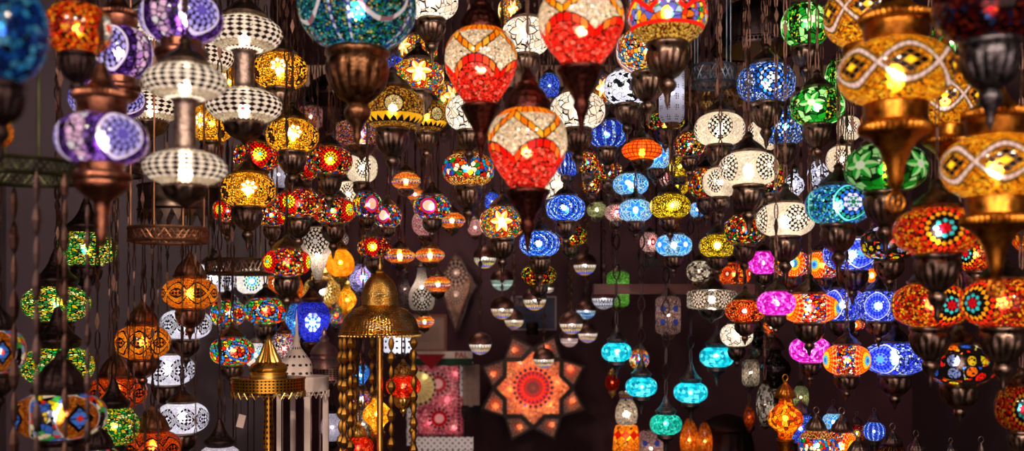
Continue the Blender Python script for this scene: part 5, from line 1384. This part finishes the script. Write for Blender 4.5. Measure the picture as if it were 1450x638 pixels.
# low middle counter
def vase():
    d = 3.95; s = d / F; p = px(887, 600, d)
    r = empty('striped_vase_lamp', (p.x, d, CT_M)); tag(r, 'vase lamp with blue, white and orange stripes over glowing orange base', 'lamp')
    h0 = p.z - CT_M
    G = glass('striped vase glass', lambda c: stripes(c, [(.024, .030, ['#2848c8', '#f0e0d0']), (.030, .046, ['#f0e8e0', '#e0d0c8', '#fff8f0']), (-.034, -.018, ['#2848c8', '#f8b030']), (-.05, -.034, ['#f09020', '#f8c050', '#e07010']), (-.066, -.05, ['#2848c8', '#f8f0e0'])], ['#f0e0d0', '#c8b0a8', '#e8d8c8'], 120))
    put('vase', MB().lathe([(10 * s, -1 * s), (14 * s, 2 * s), (16 * s, 12 * s), (15 * s, 22 * s), (11 * s, 31 * s), (9 * s, 36 * s), (11 * s, 42 * s), (10 * s, 46 * s), (4 * s, 46.5 * s)], 40).mesh('vase', glass('banded vase glass', lambda c: mix((c.z * (1 / s) > 36) * (c.z * (1 / s) < 43), beads(c, ['#f0e4dc', '#d8c8c0', '#fff8f0'], 120), pal(((c.z * (1 / s) + abs((c.th * (14 / TAU)).fr() - .5) * 4) * .047).fr(), ['#806860', '#2848c8', '#f08820', '#f8c048', '#2848c8', '#f0e0d8', '#2848c8', '#e88028']))), True, 180), r, (0, 0, h0))
    put('base_shade', MB().lathe([(19 * s, -40 * s), (19.5 * s, -36 * s), (18 * s, -10 * s), (15 * s, -2 * s), (11 * s, -.5 * s)], 40).mesh('base_shade', glass('orange base shade', lambda c: mix((abs((c.th * (9 / TAU)).fr() - .5) * 12 + abs(c.z * (1 / s) + 14) < 7), tiles(c, ['#ff9818', '#ffb030', '#f88008'], 70, .05), '#a81808')), True, 180), r, (0, 0, h0))
    put_lathe('foot', r, [(0, 0), (24 * s, 0), (24 * s, .01), (20 * s, .02), (19 * s, h0 - 40 * s)], DARK)
    spot(r, 0, 0, h0 + 14 * s, .12, (1, .8, .6)); spot(r, 0, 0, h0 - 18 * s, .3, (1, .7, .35))
    BODY.append((p.x, d, 26 * s, CT_M, p.z + 50 * s))
vase()
S('pinkcyl', 922, 634, 34, 50, 3.9, CT_M, 'behind the sea green lamp', name='jar_lantern', desc='pale stone mosaic jar with dark diamonds', cap=None, power=1.2)
S('orangeleaf', 976, 622, 26, 60, 4.0, CT_M, 'below a teal lamp, with red petals', name='jar_lantern', desc='glowing orange petal lantern', cap=None, power=1.2)
S('orangeleaf', 998, 624, 22, 54, 3.92, CT_M, 'half behind the orange petal lantern', name='jar_lantern', desc='slim orange glass lantern', cap=None)
d = 4.2; s = d / F; p = px(1030, 638, d)
r = empty('metal_pot', (p.x, d, CT_M)); tag(r, 'large dark ribbed metal pot below the rightmost teal lamp', 'pot')
h0 = p.z - CT_M
put_lathe('body', r, [(0, 0), (30 * s, 0), (34 * s, .02), (38 * s, h0 * .5), (36 * s, h0 + 10 * s), (33 * s, h0 + 26 * s), (34 * s, h0 + 30 * s), (30 * s, h0 + 28 * s), (28 * s, h0)], metal('dark pot metal', '#2c2020', '#4a3634', .45), 64, (20, .05, 2, 4))
put_lathe('rim', r, [(33 * s, h0 + 28 * s), (38 * s, h0 + 31 * s), (38 * s, h0 + 36 * s), (34 * s, h0 + 40 * s), (20 * s, h0 + 48 * s), (8 * s, h0 + 52 * s), (0, h0 + 53 * s)], metal('dark pot metal', '#2c2020', '#4a3634', .45), 48)

# ------------------------------------------------------------------ light from the open front, and added fill spots
w = bpy.data.worlds.new('market'); scn.world = w; w.use_nodes = True
bg = w.node_tree.nodes['Background']; bg.inputs[0].default_value = (1.0, .72, .66, 1); bg.inputs[1].default_value = 1.7
def fill_spot(x, y, z, e, label, c=(1, .82, .66), sz=.06, tgt=None):  # added spot with housing, out of view, only there to fill in light
    r = empty('added_fill_spot', (x, y, z)); tag(r, label, 'lamp', 'added fill spots out of view')
    put_lathe('housing', r, [(.05, 0), (.055, .01), (.055, .12), (.03, .14), (.012, .15), (.012, CEIL - z)], DARK, 24)
    l = bpy.data.lights.new('bulb', 'SPOT'); l.energy = e; l.color = c; l.shadow_soft_size = sz; l.spot_size = math.radians(110); l.spot_blend = .6
    o = bpy.data.objects.new('bulb_light', l); col.objects.link(o); o.parent = r; o.location = (0, 0, -.01)
    o.rotation_euler = (Vector(tgt or (-x * .3, 3.0, 1.6)) - Vector((x, y, z))).to_track_quat('-Z', 'Y').to_euler()
fill_spot(-1.2, -.5, 3.0, 220, 'added unseen fill spot at the shop front, left of the entrance')
fill_spot(1.2, -.5, 3.0, 220, 'added unseen fill spot at the shop front, right of the entrance')
fill_spot(-.42, 3.95, 3.12, 30, 'added unseen fill spot deep in the shop, aimed at the back wall', tgt=(-.35, 4.8, 1.0))  # added to brighten the lace and the back wall
fill_spot(0, -.8, 3.0, 220, 'added unseen fill spot at the middle of the shop front')

cam = bpy.data.cameras.new('camera'); co = bpy.data.objects.new('camera', cam); col.objects.link(co)
co.location = (0, 0, CAMZ); co.rotation_euler = (PI / 2, 0, 0)
cam.sensor_width = 36; cam.lens = 36; cam.shift_y = (HOR - 319) / 1450; cam.clip_start = .05
cam.dof.use_dof = True; cam.dof.focus_distance = 2.75; cam.dof.aperture_fstop = 36e-3 / .0150
scn.camera = co
cy = scn.cycles
cy.max_bounces = 5; cy.diffuse_bounces = 2; cy.glossy_bounces = 3; cy.transmission_bounces = 3; cy.transparent_max_bounces = 4
cy.caustics_reflective = False; cy.caustics_refractive = False; cy.use_denoising = True; cy.sample_clamp_indirect = 6; cy.sample_clamp_direct = 0
vs = scn.view_settings; vs.view_transform = 'Standard'; vs.look = 'None'; vs.gamma = 1; vs.exposure = 0; vs.use_curve_mapping = False
